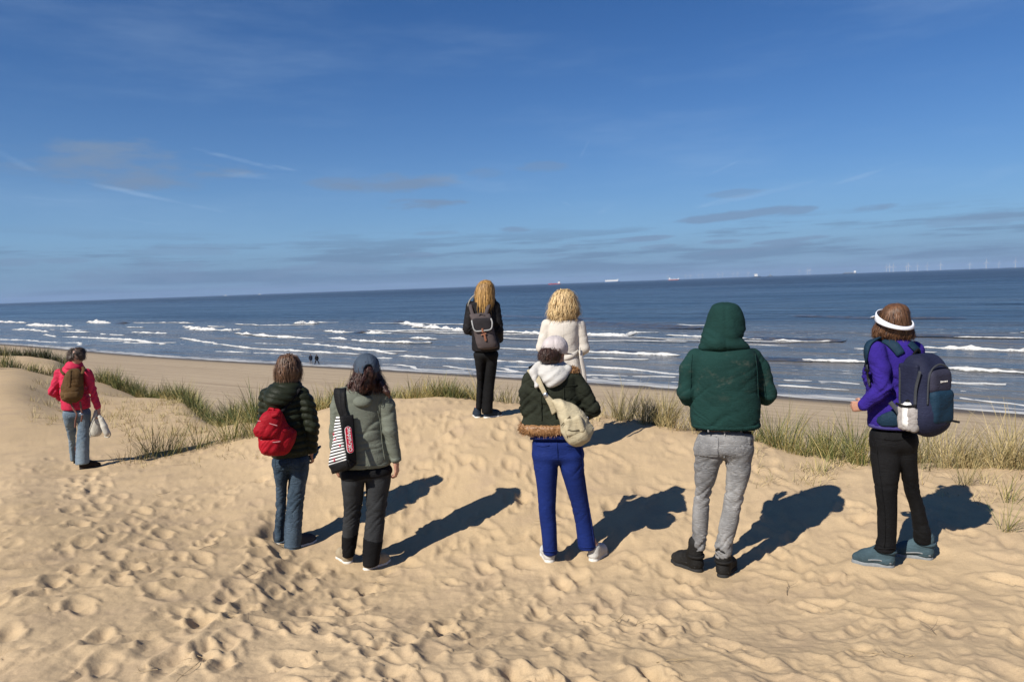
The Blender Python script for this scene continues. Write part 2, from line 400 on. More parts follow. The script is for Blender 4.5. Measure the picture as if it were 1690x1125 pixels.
def build_land():
    tin = np.linspace(R(-41), R(41), 880)
    tl = np.linspace(-math.pi, R(-41), 56)[:-1]; tr = np.linspace(R(41), math.pi, 56)[1:]
    th = np.concatenate([tl, tin, tr])
    q = np.linspace(720, 130, 330); r1 = 2050.0 / q                                # even spacing in the picture for ground 2 m down
    r0 = np.linspace(.05, r1[0], 26)[:-1]; r2 = np.exp(np.linspace(math.log(r1[-1]), math.log(5000), 210))[1:]
    rho = np.concatenate([r0, r1, r2])
    T, RR = np.meshgrid(th, rho, indexing='ij')
    x, y = RR * np.sin(T), RR * np.cos(T)
    z = land_z(x, y)
    nt, nr = T.shape
    i, j = np.meshgrid(np.arange(nt - 1), np.arange(nr - 1), indexing='ij'); a = (i * nr + j).ravel()
    F = np.stack([a, a + 1, a + nr + 1, a + nr], 1)
    V = np.stack([x.ravel(), y.ravel(), z.ravel()], 1)
    s = shore_s(x.ravel(), y.ravel())
    keep = (s[F].max(1) > -14)
    F = F[keep][:, ::-1]
    o = mesh_obj('sand', V, F, sand_mat())
    set_attr(o, 'shore', s); set_attr(o, 'along', shore_t(x.ravel(), y.ravel()))
    dune = sstep(.25, .9, V[:, 2] - beach_z(x.ravel(), y.ravel()))
    set_attr(o, 'dune', dune)
    tag(o, kind='structure')
    return o
def sand_mat():
    mt, t, p = principled('dry_sand', (.5, .36, .22), .95, .1)
    geo = t.node('ShaderNodeNewGeometry').outputs['Position']
    big = t.noise(geo, .35, 3, .5); mid = t.noise(geo, 2.3, 4, .6); fin = t.noise(geo, 46, 3, .7); grain = t.noise(geo, 150, 3, .85)
    dry = t.mix(t.map(big, .35, .68), (.418, .308, .184), (.468, .348, .214))
    dry = t.mix(t.map(mid, .45, .75), dry, (.375, .276, .176))
    dry = t.mix(t.math('MULTIPLY', t.map(fin, .50, .72), .25), dry, (.30, .22, .135))
    dry = t.mix(t.math('MULTIPLY', t.map(grain, .52, .68), .42), dry, (.225, .160, .098))
    dry = t.mix(t.math('MULTIPLY', t.map(grain, .48, .30), .35), dry, (.54, .41, .26))
    # beach: greyer, with wheel tracks along the shore, wet and dark at the waterline
    sh = t.attr('shore'); al = t.attr('along')
    cx = t.node('ShaderNodeCombineXYZ'); t.put(cx.inputs[0], t.math('MULTIPLY', al, .012)); t.put(cx.inputs[1], sh)
    trk = t.noise(cx.outputs[0], .9, 5, .65); trk2 = t.noise(cx.outputs[0], 2.6, 3, .6)
    sp = t.noise(geo, .7, 4, .7)
    bch = t.mix(t.map(trk, .38, .62), (.315, .245, .168), (.370, .292, .202))
    bch = t.mix(t.math('MULTIPLY', t.map(trk2, .50, .64), .5), bch, (.200, .152, .103))
    bch = t.mix(t.math('MULTIPLY', t.map(sp, .60, .70), .45), bch, (.16, .122, .085))
    we = t.math('ADD', sh, t.math('MULTIPLY', t.math('SUBTRACT', t.noise(cx.outputs[0], .25, 3, .5), .5), 5.0))
    wet = t.map(we, 7.0, 3.5)
    bch = t.mix(wet, bch, (.085, .067, .048))
    col = t.mix(t.attr('dune'), bch, dry)
    t.put(p.inputs['Base Color'], col)
    t.put(p.inputs['Roughness'], t.map(wet, 0, 1, .95, .5))
    h = t.math('ADD', t.math('MULTIPLY', t.noise(geo, 30, 4, .6), .7), t.math('MULTIPLY', grain, .16))
    t.put(p.inputs['Normal'], t.bump(h, .55, .012))
    return mt
build_land()
# ------------------------------------------------------------------ the sea
def sea_mat():
    mt, t, p = principled('sea_water', (.02, .035, .05), .2, .5)
    p.inputs['IOR'].default_value = 1.30
    q = t.attr('offshore'); al = t.attr('along')
    geo = t.node('ShaderNodeNewGeometry').outputs['Position']
    def sc(a, b, lx=0.0):
        c = t.node('ShaderNodeCombineXYZ'); t.put(c.inputs[0], t.math('MULTIPLY', al, a)); t.put(c.inputs[1], t.math('MULTIPLY', q, b)); c.inputs[2].default_value = lx
        return c.outputs[0]
    streak = t.noise(sc(.0035, .022), 1.0, 5, .6); streak2 = t.noise(sc(.0007, .0035, 4.0), 1.0, 5, .62); chop = t.noise(sc(.16, .42), 1.0, 5, .65)
    patch = t.noise(sc(.03, .10, 2.0), 1.0, 4, .6)
    surf = t.map(q, 150, 40)
    deep = t.mix(t.map(streak2, .38, .64), (.015, .022, .033), (.036, .050, .070))
    deep = t.mix(t.map(streak, .42, .66), deep, (.010, .017, .028))
    shal = t.mix(t.map(patch, .40, .65), (.115, .108, .098), (.075, .080, .084))
    colr = t.mix(surf, deep, shal)
    # brown sand stirred up in the breaking zone
    br = t.math('MULTIPLY', t.math('MULTIPLY', t.map(chop, .55, .72), t.map(patch, .42, .6)), t.math('MULTIPLY', surf, .7))
    colr = t.mix(br, colr, (.115, .092, .062))
    lace_n = t.noise(sc(.30, .75, 1.0), 1.0, 6, .72, .6)
    lace = t.math('MULTIPLY', t.map(lace_n, .55, .70), t.math('MULTIPLY', t.math('MULTIPLY', t.math('MULTIPLY', t.map(q, 130, 80), t.map(q, 2, 10)), t.map(patch, .34, .56)), .85))
    edge = t.math('MULTIPLY', t.map(t.math('ADD', q, t.math('MULTIPLY', t.math('SUBTRACT', t.noise(sc(.12, .2, 7.0), 1.0, 4, .6), .5), 9.0)), .8, -.6), .65)
    fo = t.math('MAXIMUM', lace, edge)
    colr = t.mix(fo, colr, (.50, .50, .49))
    t.put(p.inputs['Base Color'], colr)
    rg = t.math('ADD', t.map(q, 60, 1500, .16, .30), t.math('MULTIPLY', t.map(streak, .35, .65), .06))
    t.put(p.inputs['Roughness'], t.math('ADD', rg, t.math('MULTIPLY', fo, .5)))
    r1 = t.noise(sc(.55, 1.5), 1.0, 4, .62); r2 = t.noise(sc(.08, .26, 5.0), 1.0, 4, .6); r3 = t.noise(sc(.016, .06, 9.0), 1.0, 4, .6)
    h = t.math('ADD', t.math('MULTIPLY', r1, .22), t.math('ADD', t.math('MULTIPLY', r2, .9), t.math('MULTIPLY', r3, 5.0)))
    t.put(p.inputs['Normal'], t.bump(h, .95, 1.3))
    return mt
def build_sea():
    tin = np.linspace(R(-41), R(41), 460); th = np.concatenate([np.linspace(R(-100), R(-41), 14)[:-1], tin, np.linspace(R(41), R(100), 14)[1:]])
    r = CAM_H * FPX / np.linspace(CAM_H * FPX / 36.0, CAM_H * FPX / 26000.0, 400)
    T, RR = np.meshgrid(th, r, indexing='ij'); x, y = RR * np.sin(T), RR * np.cos(T)
    q = -shore_s(x, y); al = shore_t(x, y)
    fade = sstep(2, 45, q) * (1 - sstep(450, 900, RR))
    z = 0
    for (wl, am, ang, ph) in ((34, .34, .06, 0), (23, .22, -.09, 1.3), (15, .09, .16, 2.2)):
        kx = q * math.cos(ang) + al * math.sin(ang) + 4.0 * fbm(q * .012 + ph, al * .012, oct=2)
        sn = np.sin(kx * 2 * math.pi / wl + ph * 3)
        z = z + am * (1 - np.abs(sn)) ** 1.4 * np.clip(.55 + 1.3 * fbm(q * .018 + ph * 9, al * .008, oct=2), .05, 1.6) - am * .36
    z = z * fade + .03 * fbm(q * .5, al * .2, oct=2) * (1 - sstep(100, 250, RR))
    nt, nr = T.shape
    i, j = np.meshgrid(np.arange(nt - 1), np.arange(nr - 1), indexing='ij'); a = (i * nr + j).ravel()
    F = np.stack([a + nr, a + nr + 1, a + 1, a], 1)
    keep = q.ravel()[F].max(1) > -6
    o = mesh_obj('sea', np.stack([x.ravel(), y.ravel(), z.ravel()], 1), F[keep], sea_mat())
    set_attr(o, 'offshore', q.ravel()); set_attr(o, 'along', al.ravel())
    tag(o, kind='structure')
FOAM = [ # photo polylines of each white line of surf and its height in photo pixels
 ([(-60,530),(0,531),(44,532.5)],3.2),([(44,536),(80,537.5),(120,538)],4),([(143,531),(160,532),(184,533)],5),([(20,543.5),(51,544),(80,547.5)],2.4),([(101,547),(149,548)],2),
 ([(75,552),(93,555.5)],2),([(103,555.5),(165,558),(227,561),(256,566)],2.6),([(211,539.5),(236,540)],2),([(219,548),(276,550)],3),([(304,538),(331,543.5),(376,545),(400,543)],5),
 ([(389,549),(420,552),(440,554),(504,558),(523,557.6)],3.4),([(299,557),(344,565),(420,575),(461,577),(532,580.6),(596,584)],2.4),([(-80,557),(0,560),(48,561.5),(90,565)],1.5),
 ([(349,579),(420,582),(504,585)],1.5),([(485,534),(502,532.5),(519.5,534)],5),([(535,545),(566,548.6),(589,547)],5),([(601,548.6),(646,550)],4.4),([(543,557),(575,560),(627,564),(715,565)],4),
 ([(498,566),(589,575),(627,579),(653,584)],3),([(658,586.5),(717,590),(788,593)],2.8),([(679,557),(720,559)],5),([(667,532),(698,539),(762,544),(800,546)],6),([(622,590),(649,591)],2.6),
 ([(696,599.5),(788,610),(867,615)],1.4),([(820,546.5),(889,549.5),(960,551),(1031,554),(1046,548),(1091,548)],5),([(820,573.5),(889,577),(971,580),(1040,583),(1127,586)],5),([(786,593),(889,598.5)],2.6),
 ([(963,590),(1069,592.5)],3),([(1265,591),(1348,594.5),(1423,596),(1450,596)],5),([(966,604),(1046,609),(1122,618)],2.4),([(960,618),(1117,622)],2.4),([(1278,561),(1330,563),(1383,562)],3.2),
 ([(1283,626),(1426,633)],2.4),([(1283,635),(1408,644)],1.8),([(1516,572),(1690,579),(1780,581)],6),([(1552,606),(1690,614),(1790,618)],7),([(1569,630),(1660,634)],3.6),([(1572,644),(1597,645)],2),
 ([(1572,656),(1625,660),(1690,668),(1760,676)],1.8),([(1210,556),(1262,560)],2.0),([(1100,552),(1165,556)],2.2),([(1540,553),(1600,556),(1690,557)],2.2),([(420,566),(480,569)],1.5),([(160,551),(205,553)],1.6)]
SWELL = [([(940,532),(1013,535),(1090,538),(1162,541)],9),([(1230,557),(1300,560),(1400,562)],7),([(980,577),(1010,579),(1060,582)],6),([(1230,590),(1290,592),(1345,594)],6),([(1490,552),(1600,555),(1690,556)],5),([(645,530),(668,531)],5),([(186,532),(208,533)],5),([(590,547),(602,548)],5), ([(800,520),(900,524),(990,526)],4), ([(1300,520),(1450,525),(1600,524)],4)]
def ridge(P, hpx, V, F, A, foam, seed, tall=1.0):
    pts = [unproj_z(a, b) for a, b in P]
    seg = [(pts[k + 1] - pts[k]).length for k in range(len(pts) - 1)]; L = sum(seg)
    n = max(12, int(L / .55)); n = min(n, 420)
    cum = np.concatenate([[0], np.cumsum(seg)]); tt = np.linspace(0, L, n)
    X = np.interp(tt, cum, [p.x for p in pts]); Y = np.interp(tt, cum, [p.y for p in pts])
    ker_ = np.ones(9) / 9
    if n > 30:
        X = np.convolve(np.pad(X, 4, mode='edge'), ker_, 'valid'); Y = np.convolve(np.pad(Y, 4, mode='edge'), ker_, 'valid')
    tx, ty = np.gradient(X), np.gradient(Y); ln = np.hypot(tx, ty) + 1e-9; nx, ny = ty / ln, -tx / ln
    flip = np.sign(-(nx * SH_N.x + ny * SH_N.y)); nx *= flip; ny *= flip           # towards the beach
    wob = fbm(tt * .22 + seed * 7.7, tt * 0 + seed, oct=3)
    X = X + nx * wob * .9; Y = Y + ny * wob * .9
    H = hpx * Y / FPX * tall * (.62 if foam else .85)
    env = np.sqrt(np.clip(np.minimum(tt, L - tt) / (L * .16 + .5), 0, 1))
    H = H * env * (np.clip(.60 + 1.5 * fbm(tt * .16 + seed * 3.1, tt * 0 + 4.4 + seed, oct=4, gain=.7), .10, 1.35) if foam else 1.0)
    prof = [(-3.2, -.25), (-1.7, .12), (-.7, .78), (0, 1.0), (.45, .86), (.9, .62), (1.5, .30), (2.3, .10), (3.0, -.25)]
    wid = np.clip(H * 1.1, .25, 1.2) if foam else np.clip(H * 2.2, .6, 3.0)
    b = len(V); m_ = len(prof)
    for k in range(n):
        for c, (d, z) in enumerate(prof):
            jz = 1 + (.38 * random.uniform(-1, 1) if foam else 0); jd = random.uniform(-.22, .22) if foam else 0
            V.append((X[k] + nx[k] * (d + jd) * wid[k], Y[k] + ny[k] * (d + jd) * wid[k], z * H[k] * (jz if z > 0 else 1) - .02)); A.append(z)
    for k in range(n - 1):
        for c in range(m_ - 1):
            a = b + k * m_ + c; F.append((a, a + 1, a + m_ + 1, a + m_))
def build_foam():
    mt, t, p = principled('sea_foam', (.60, .60, .58), .9, .15)
    geo = t.node('ShaderNodeNewGeometry').outputs['Position']
    n1 = t.noise(geo, 2.2, 5, .7); n2 = t.noise(geo, .5, 4, .65)
    hgt = t.attr('crest')
    hole = t.map(t.math('ADD', t.math('MULTIPLY', n1, .6), t.math('ADD', t.math('MULTIPLY', n2, .55), t.math('MULTIPLY', hgt, .22))), .50, .62)
    t.put(p.inputs['Base Color'], t.mix(hole, (.17, .165, .15), (.56, .555, .535)))
    t.put(p.inputs['Normal'], t.bump(n1, .6, .25))
    V, F, A = [], [], []
    for k, (P, h) in enumerate(FOAM): ridge(P, h, V, F, A, True, k)
    r = np.random.RandomState(8)                          # many fainter lines between them, parallel to the beach
    for k in range(28):
        q = 4 + 105 * r.rand() ** 1.2; t0 = r.uniform(-60, 330); L = r.uniform(14, 62)
        pts = []
        for j in range(9):
            tt_ = t0 + L * j / 8; qq = q + 2.4 * math.sin(tt_ * .10 + k) + 1.2 * math.sin(tt_ * .31 + 2 * k) + r.normal() * .35
            x = SH_P.x + SH_D.x * tt_ + SH_N.x * qq; y = SH_P.y + SH_D.y * tt_ + SH_N.y * qq
            v = Vector((x, y, -CAM_H)); d = v.dot(FWD)
            if y > 20: pts.append((845 + FPX * v.dot(RIGHT) / d, 562.5 - FPX * v.dot(UP) / d))
        if len(pts) == 9: ridge(pts, r.uniform(.5, 1.3), V, F, A, True, 100 + k)
    o = mesh_obj('surf_foam', V, F, mt); set_attr(o, 'crest', A)
    tag(o, 'white foam of the breaking waves in lines along the beach', 'surf', kind='stuff')
    mt2, t2, p2 = principled('turbid_wave', (.085, .075, .055), .12, .5)
    g2 = t2.node('ShaderNodeNewGeometry').outputs['Position']
    t2.put(p2.inputs['Base Color'], t2.mix(t2.map(t2.noise(g2, .6, 4, .6), .4, .65), (.080, .068, .050), (.035, .042, .050)))
    t2.put(p2.inputs['Normal'], t2.bump(t2.noise(g2, 1.6, 4, .6), .5, .3))
    V, F, A = [], [], []
    for k, (P, h) in enumerate(SWELL): ridge(P, h, V, F, A, False, 60 + k, .55)
    o = mesh_obj('swell', V, F, mt2); tag(o, kind='structure')
def build_haze():
    mt = bpy.data.materials.new('haze'); mt.use_nodes = True; t = NT(mt.node_tree); t.n.clear()
    v = t.node('ShaderNodeVolumePrincipled'); v.inputs['Color'].default_value = (.42, .58, .84, 1); v.inputs['Density'].default_value = 4.5e-5
    v.inputs['Anisotropy'].default_value = 0.0
    t.l.new(v.outputs[0], t.node('ShaderNodeOutputMaterial').inputs['Volume'])
    a, b = -27000, 27000; z0, z1 = -4.5, 185
    V = [(a, -500, z0), (b, -500, z0), (b, 27000, z0), (a, 27000, z0), (a, -500, z1), (b, -500, z1), (b, 27000, z1), (a, 27000, z1)]
    F = [(0, 3, 2, 1), (4, 5, 6, 7), (0, 1, 5, 4), (1, 2, 6, 5), (2, 3, 7, 6), (3, 0, 4, 7)]
    o = mesh_obj('haze', V, F, mt, smooth=False); tag(o, kind='stuff')
HAZE = True
build_sea()
build_foam()
if HAZE: build_haze()
# ------------------------------------------------------------------ modelling in distance fields: soft bodies, cloth, bags
class Vol:
    def __init__(s, lo, hi, h):
        s.h = h; s.lo = np.array(lo, np.float32)
        n = np.maximum(3, np.ceil((np.array(hi) - s.lo) / h).astype(int) + 1)
        s.ax = [s.lo[k] + h * np.arange(n[k], dtype=np.float32) for k in range(3)]
        s.F = np.full(n, 1.0, np.float32)
    def sub(s, b0, b1):
        sl = []
        for k in range(3):
            a = int(np.clip(math.floor((b0[k] - s.lo[k]) / s.h), 0, s.F.shape[k] - 1)); b = int(np.clip(math.ceil((b1[k] - s.lo[k]) / s.h) + 1, a + 1, s.F.shape[k]))
            sl.append(slice(a, b))
        x, y, z = (s.ax[k][sl[k]] for k in range(3))
        return tuple(sl), x[:, None, None], y[None, :, None], z[None, None, :]
    def blend(s, sl, d, k):
        a = s.F[sl]
        if k > 0:
            hh = np.clip(k - np.abs(a - d), 0, None) / k
            s.F[sl] = np.minimum(a, d) - hh * hh * k * .25
        else: s.F[sl] = np.minimum(a, d)
    def cone(s, a, b, ra, rb, k=.03, sq=1.0):
        a = np.array(a, np.float32); b = np.array(b, np.float32); m_ = max(ra, rb) * max(1, sq) + k + .03
        sl, x, y, z = s.sub(np.minimum(a, b) - m_, np.maximum(a, b) + m_)
        ab = b - a; L2 = float(ab @ ab) + 1e-9
        t = np.clip(((x - a[0]) * ab[0] + (y - a[1]) * ab[1] + (z - a[2]) * ab[2]) / L2, 0, 1)
        d = np.sqrt((x - a[0] - t * ab[0]) ** 2 + ((y - a[1] - t * ab[1]) / sq) ** 2 + (z - a[2] - t * ab[2]) ** 2) - (ra + (rb - ra) * t)
        s.blend(sl, d, k); return s
    def chain(s, pts, k=.03, sq=1.0):
        for (p, r), (q, u) in zip(pts[:-1], pts[1:]): s.cone(p, q, r, u, k, sq)
        return s
    def ell_d(s, x, y, z, c, r, yaw=0.0, tilt=0.0):
        X, Y, Z = x - c[0], y - c[1], z - c[2]
        if yaw: cs, sn = math.cos(yaw), math.sin(yaw); X, Y = X * cs - Y * sn, X * sn + Y * cs
        if tilt: cs, sn = math.cos(tilt), math.sin(tilt); X, Z = X * cs - Z * sn, X * sn + Z * cs
        k0 = np.sqrt((X / r[0]) ** 2 + (Y / r[1]) ** 2 + (Z / r[2]) ** 2) + 1e-6
        k1 = np.sqrt((X / r[0] ** 2) ** 2 + (Y / r[1] ** 2) ** 2 + (Z / r[2] ** 2) ** 2) + 1e-6
        return k0 * (k0 - 1) / k1
    def ell(s, c, r, k=.03, yaw=0.0, tilt=0.0):
        m_ = max(r) + k + .03; sl, x, y, z = s.sub(np.array(c) - m_, np.array(c) + m_)
        s.blend(sl, s.ell_d(x, y, z, c, r, yaw, tilt), k); return s
    def box_d(s, x, y, z, c, half, rd, yaw=0.0, tilt=0.0, pitch=0.0):
        X, Y, Z = x - c[0], y - c[1], z - c[2]
        if yaw: cs, sn = math.cos(yaw), math.sin(yaw); X, Y = X * cs - Y * sn, X * sn + Y * cs
        if tilt: cs, sn = math.cos(tilt), math.sin(tilt); X, Z = X * cs - Z * sn, X * sn + Z * cs
        if pitch: cs, sn = math.cos(pitch), math.sin(pitch); Y, Z = Y * cs - Z * sn, Y * sn + Z * cs
        qx, qy, qz = np.abs(X) - half[0] + rd, np.abs(Y) - half[1] + rd, np.abs(Z) - half[2] + rd
        return np.sqrt(np.maximum(qx, 0) ** 2 + np.maximum(qy, 0) ** 2 + np.maximum(qz, 0) ** 2) + np.minimum(np.maximum(qx, np.maximum(qy, qz)), 0) - rd
    def box(s, c, half, rd=.02, k=.02, **kw):
        m_ = float(np.linalg.norm(half)) + k + .03; sl, x, y, z = s.sub(np.array(c) - m_, np.array(c) + m_)
        s.blend(sl, s.box_d(x, y, z, c, half, rd, **kw), k); return s
    def loft_d(s, x, y, z, rows, n=2.3, cap=.02):
        rows = sorted(rows, key=lambda r: r[0]); zs = [r[0] for r in rows]
        zz = np.clip(z.ravel(), zs[0], zs[-1]); f = lambda i: pchip(zs, [r[i] for r in rows], zz).astype(np.float32)[None, None, :]
        cx, rx, ry, cy = f(1), f(2), f(3), f(4)
        d = ((np.abs((x - cx) / rx) ** n + np.abs((y - cy) / ry) ** n) ** (1.0 / n) - 1) * np.minimum(rx, ry)
        dz = np.maximum(z - zs[-1], zs[0] - z)
        a, b = np.maximum(d + cap, 0), np.maximum(dz + cap, 0)
        return np.sqrt(a * a + b * b) + np.minimum(np.maximum(d, dz) + cap, 0) - cap
    def loft(s, rows, k=.03, n=2.3, cap=.02):
        b0 = [min(r[1] - r[2] for r in rows), min(r[4] - r[3] for r in rows), min(r[0] for r in rows)]
        b1 = [max(r[1] + r[2] for r in rows), max(r[4] + r[3] for r in rows), max(r[0] for r in rows)]
        m_ = k + .04; sl, x, y, z = s.sub(np.array(b0) - m_, np.array(b1) + m_)
        s.blend(sl, s.loft_d(x, y, z, rows, n, cap), k); return s
    def cut(s, fn):
        """subtract the half space / shape where fn(x,y,z) < 0"""
        x, y, z = s.ax[0][:, None, None], s.ax[1][None, :, None], s.ax[2][None, None, :]
        s.F = np.maximum(s.F, -fn(x, y, z)); return s
    def keep(s, fn):
        x, y, z = s.ax[0][:, None, None], s.ax[1][None, :, None], s.ax[2][None, None, :]
        s.F = np.maximum(s.F, fn(x, y, z)); return s
    def sample(s, P):
        q = (P - s.lo) / s.h; n = np.array(s.F.shape); q = np.clip(q, 0, n - 1.001); i = q.astype(int); f = q - i; o = 0
        for a in (0, 1):
            for b in (0, 1):
                for c in (0, 1):
                    wt = (f[:, 0] if a else 1 - f[:, 0]) * (f[:, 1] if b else 1 - f[:, 1]) * (f[:, 2] if c else 1 - f[:, 2])
                    o = o + wt * s.F[i[:, 0] + a, i[:, 1] + b, i[:, 2] + c]
        return o
    def grad(s, P):
        e = s.h; g = np.stack([s.sample(P + d) - s.sample(P - d) for d in np.eye(3) * e], 1)
        return g / (np.linalg.norm(g, axis=1)[:, None] + 1e-9)
    def mesh(s, disp=None, smooth=1):
        F = s.F.copy()
        F[0], F[-1], F[:, 0], F[:, -1], F[:, :, 0], F[:, :, -1] = (1,) * 6
        ins = F < 0; n = np.array(F.shape) - 1
        cnt = np.zeros(n, np.float32); acc_ = np.zeros((*n, 3), np.float32)
        offs = [(0, 0), (0, 1), (1, 0), (1, 1)]
        for ax in range(3):
            o1, o2 = [k for k in range(3) if k != ax]
            A = np.take(F, range(0, F.shape[ax] - 1), ax); B = np.take(F, range(1, F.shape[ax]), ax)
            cr = (A < 0) != (B < 0); t = np.where(cr, A / np.where(cr, A - B, 1), 0).astype(np.float32)
            for (p, q) in offs:
                sl = [slice(None)] * 3; sl[o1] = slice(p, p + n[o1]); sl[o2] = slice(q, q + n[o2]); sl = tuple(sl)
                c = cr[sl]; cnt += c; acc_[..., ax] += t[sl] * c; acc_[..., o1] += p * c; acc_[..., o2] += q * c
        act = cnt > 0; idx = -np.ones(n, np.int64); idx[act] = np.arange(act.sum())
        ijk = np.argwhere(act); V = s.lo + s.h * (ijk + acc_[act] / cnt[act][:, None])
        Q = []
        for ax in range(3):
            o1, o2 = [(1, 2), (2, 0), (0, 1)][ax]
            A = np.take(ins, range(0, F.shape[ax] - 1), ax); B = np.take(ins, range(1, F.shape[ax]), ax)
            e = np.argwhere(A != B)
            if not len(e): continue
            sg = A[tuple(e.T)]
            def at(d1, d2):
                c = e.copy(); c[:, o1] -= d1; c[:, o2] -= d2; return idx[tuple(c.T)]
            q = np.stack([at(1, 1), at(0, 1), at(0, 0), at(1, 0)], 1); q[~sg] = q[~sg][:, ::-1]; Q.append(q)
        Q = np.concatenate(Q)
        for _ in range(smooth):
            S = np.zeros_like(V); C = np.zeros(len(V), np.float32)
            for a in range(4):
                b = Q[:, (a + 1) % 4]; np.add.at(S, Q[:, a], V[b]); np.add.at(C, Q[:, a], 1)
            V = V * .5 + .5 * S / np.maximum(C, 1)[:, None]
        if disp is not None:
            N = vnormals(V, Q); V = V + N * disp(V, N)[:, None]
        return V.astype(np.float32), Q
def vnormals(V, Q):
    fn = np.cross(V[Q[:, 2]] - V[Q[:, 0]], V[Q[:, 3]] - V[Q[:, 1]]); N = np.zeros_like(V)
    for a in range(4): np.add.at(N, Q[:, a], fn)
    return N / (np.linalg.norm(N, axis=1)[:, None] + 1e-12)
def vol(rows_list, pts, h, pad=.06):
    """an empty grid just big enough for these lofts and points"""
    lo = np.full(3, 9e9); hi = -lo
    for rows in rows_list:
        for r in rows:
            lo = np.minimum(lo, [r[1] - r[2], r[4] - r[3], r[0]]); hi = np.maximum(hi, [r[1] + r[2], r[4] + r[3], r[0]])
    for p in pts: lo = np.minimum(lo, p); hi = np.maximum(hi, p)
    return Vol(lo - pad, hi + pad, h)
def ridgef(x, y, z): return 1 - 2.4 * np.abs(pnoise(x, y, z))
def billow(x, y, z): return np.minimum(np.abs(pnoise(x, y, z)) * 3.2, 1.1) - .62
def fold(amp=.008, fx=5, fz=9, seed=0., lo=0.0, knees=(), sharp=.6, slant=0.0):
    """cloth creases: thin sharp valleys running long across the body in some places, broad soft swells between; stacked at the heights given (z, reach, gain)"""
    def f(V, N):
        x, y, z = V[:, 0] + seed, V[:, 1], V[:, 2]
        wx = .09 * pnoise(x * 3, y * 3, z * 3 + 9) + .03 * pnoise(x * 9, y * 9, z * 9)
        line = lambda n, w_: np.exp(-(n / w_) ** 2)
        n1 = pnoise(x * fx * .45, y * fx * .45, (z + slant * x + wx) * fz * 1.0)
        n2 = pnoise(x * fx * .7 + 3, y * fx * .7, (z - (.5 + slant) * x + wx) * fz * 1.7 + 5)
        n3 = pnoise(x * fx * 1.1 + 8, y * fx * 1.1, (z + .8 * x - wx) * fz * 2.8 + 1)
        m1 = sstep(-.15, .30, pnoise(x * 2.6 + 5, y * 2.6, z * 2.6)); m2 = sstep(-.10, .30, pnoise(x * 3.4 + 15, y * 3.4, z * 3.4)); m3 = sstep(-.05, .30, pnoise(x * 4 + 25, y * 4, z * 4))
        g = np.full(len(V), .8)
        for (kz, rch, gain) in knees: e = gain * np.exp(-((V[:, 2] - kz) / rch) ** 2); g += e; m2 = np.clip(m2 + e * .7, 0, 1); m3 = np.clip(m3 + e * .6, 0, 1)
        d = .9 * n1 - line(n1, .11) * m1 * 1.0 * (sharp + .3) + (.55 * n2 - line(n2, .10) * .85) * m2 + (.25 * n3 - .5 * line(n3, .11)) * m3 + .25
        return amp * d * np.clip(g, .1, 3) + lo * .8 * pnoise(x * 2.6, y * 2.6, z * 1.8)
    return f

class Person:
    """local frame: origin between the feet, x right, y away from the camera, z up; points are given where the photo shows them"""
    def __init__(s, label, px, py, Y, h=.009, zoom=(0, 0, 1.0)):
        s.Y, s.h, s.z = Y, h, zoom
        s.base = unproj(px, py, Y)
        s.phi = math.atan2(s.base.x, s.base.y); s.cf, s.sf = math.cos(s.phi), math.sin(s.phi)   # local y points straight away from the photographer
        s.root = tag(empty('person', s.base), label, 'person'); s.root.rotation_euler = (0, 0, -s.phi)
    def loc(s, v): return np.array([v[0] * s.cf - v[1] * s.sf, v[0] * s.sf + v[1] * s.cf, v[2]], np.float32)
    def wor(s, v): return Vector((float(v[0] * s.cf + v[1] * s.sf), float(-v[0] * s.sf + v[1] * s.cf), float(v[2])))
    def off(s, top): return s.loc(s.base - top.location)
    def p(s, x, y, dy=0.0):
        return s.loc(unproj(s.z[0] + x * s.z[2], s.z[1] + y * s.z[2], s.Y + dy * s.cf) - s.base)
    def hit(s, v, x, y, off=.003, dflt=0.0):
        """the point of a garment's surface that lies behind this photo point, and its outward normal"""
        dy = np.arange(-.45, .25, .006); Q = np.stack([s.p(x, y, d) for d in dy]); f = v.sample(Q); k = np.argmax(f < off)
        inside = np.all((Q[k] > v.lo) & (Q[k] < v.lo + v.h * (np.array(v.F.shape) - 1)))
        if not (f < off).any() or not inside: return s.p(x, y, dflt), None
        return Q[k], v.grad(Q[k:k + 1])[0]
    def row(s, y, xl, xr, ry, cy=0.0):
        a, b = s.p(xl, y, cy), s.p(xr, y, cy)
        return ((a[2] + b[2]) / 2, (a[0] + b[0]) / 2, (b[0] - a[0]) / 2, ry, cy)
    def rows(s, lst): return [s.row(*r) for r in lst]
    def add(s, name, VQ, mat, parent=None, root=None):
        V, Q = VQ; par = parent or s.root
        top = par
        while top.parent: top = top.parent
        off = s.off(top)
        return mesh_obj(name, V + off, Q, mat, par)
    def thing(s, name, label, cat, at, group=None):
        o = tag(empty(name, s.base + s.wor(at)), label, cat, group); o.rotation_euler = (0, 0, -s.phi); return o

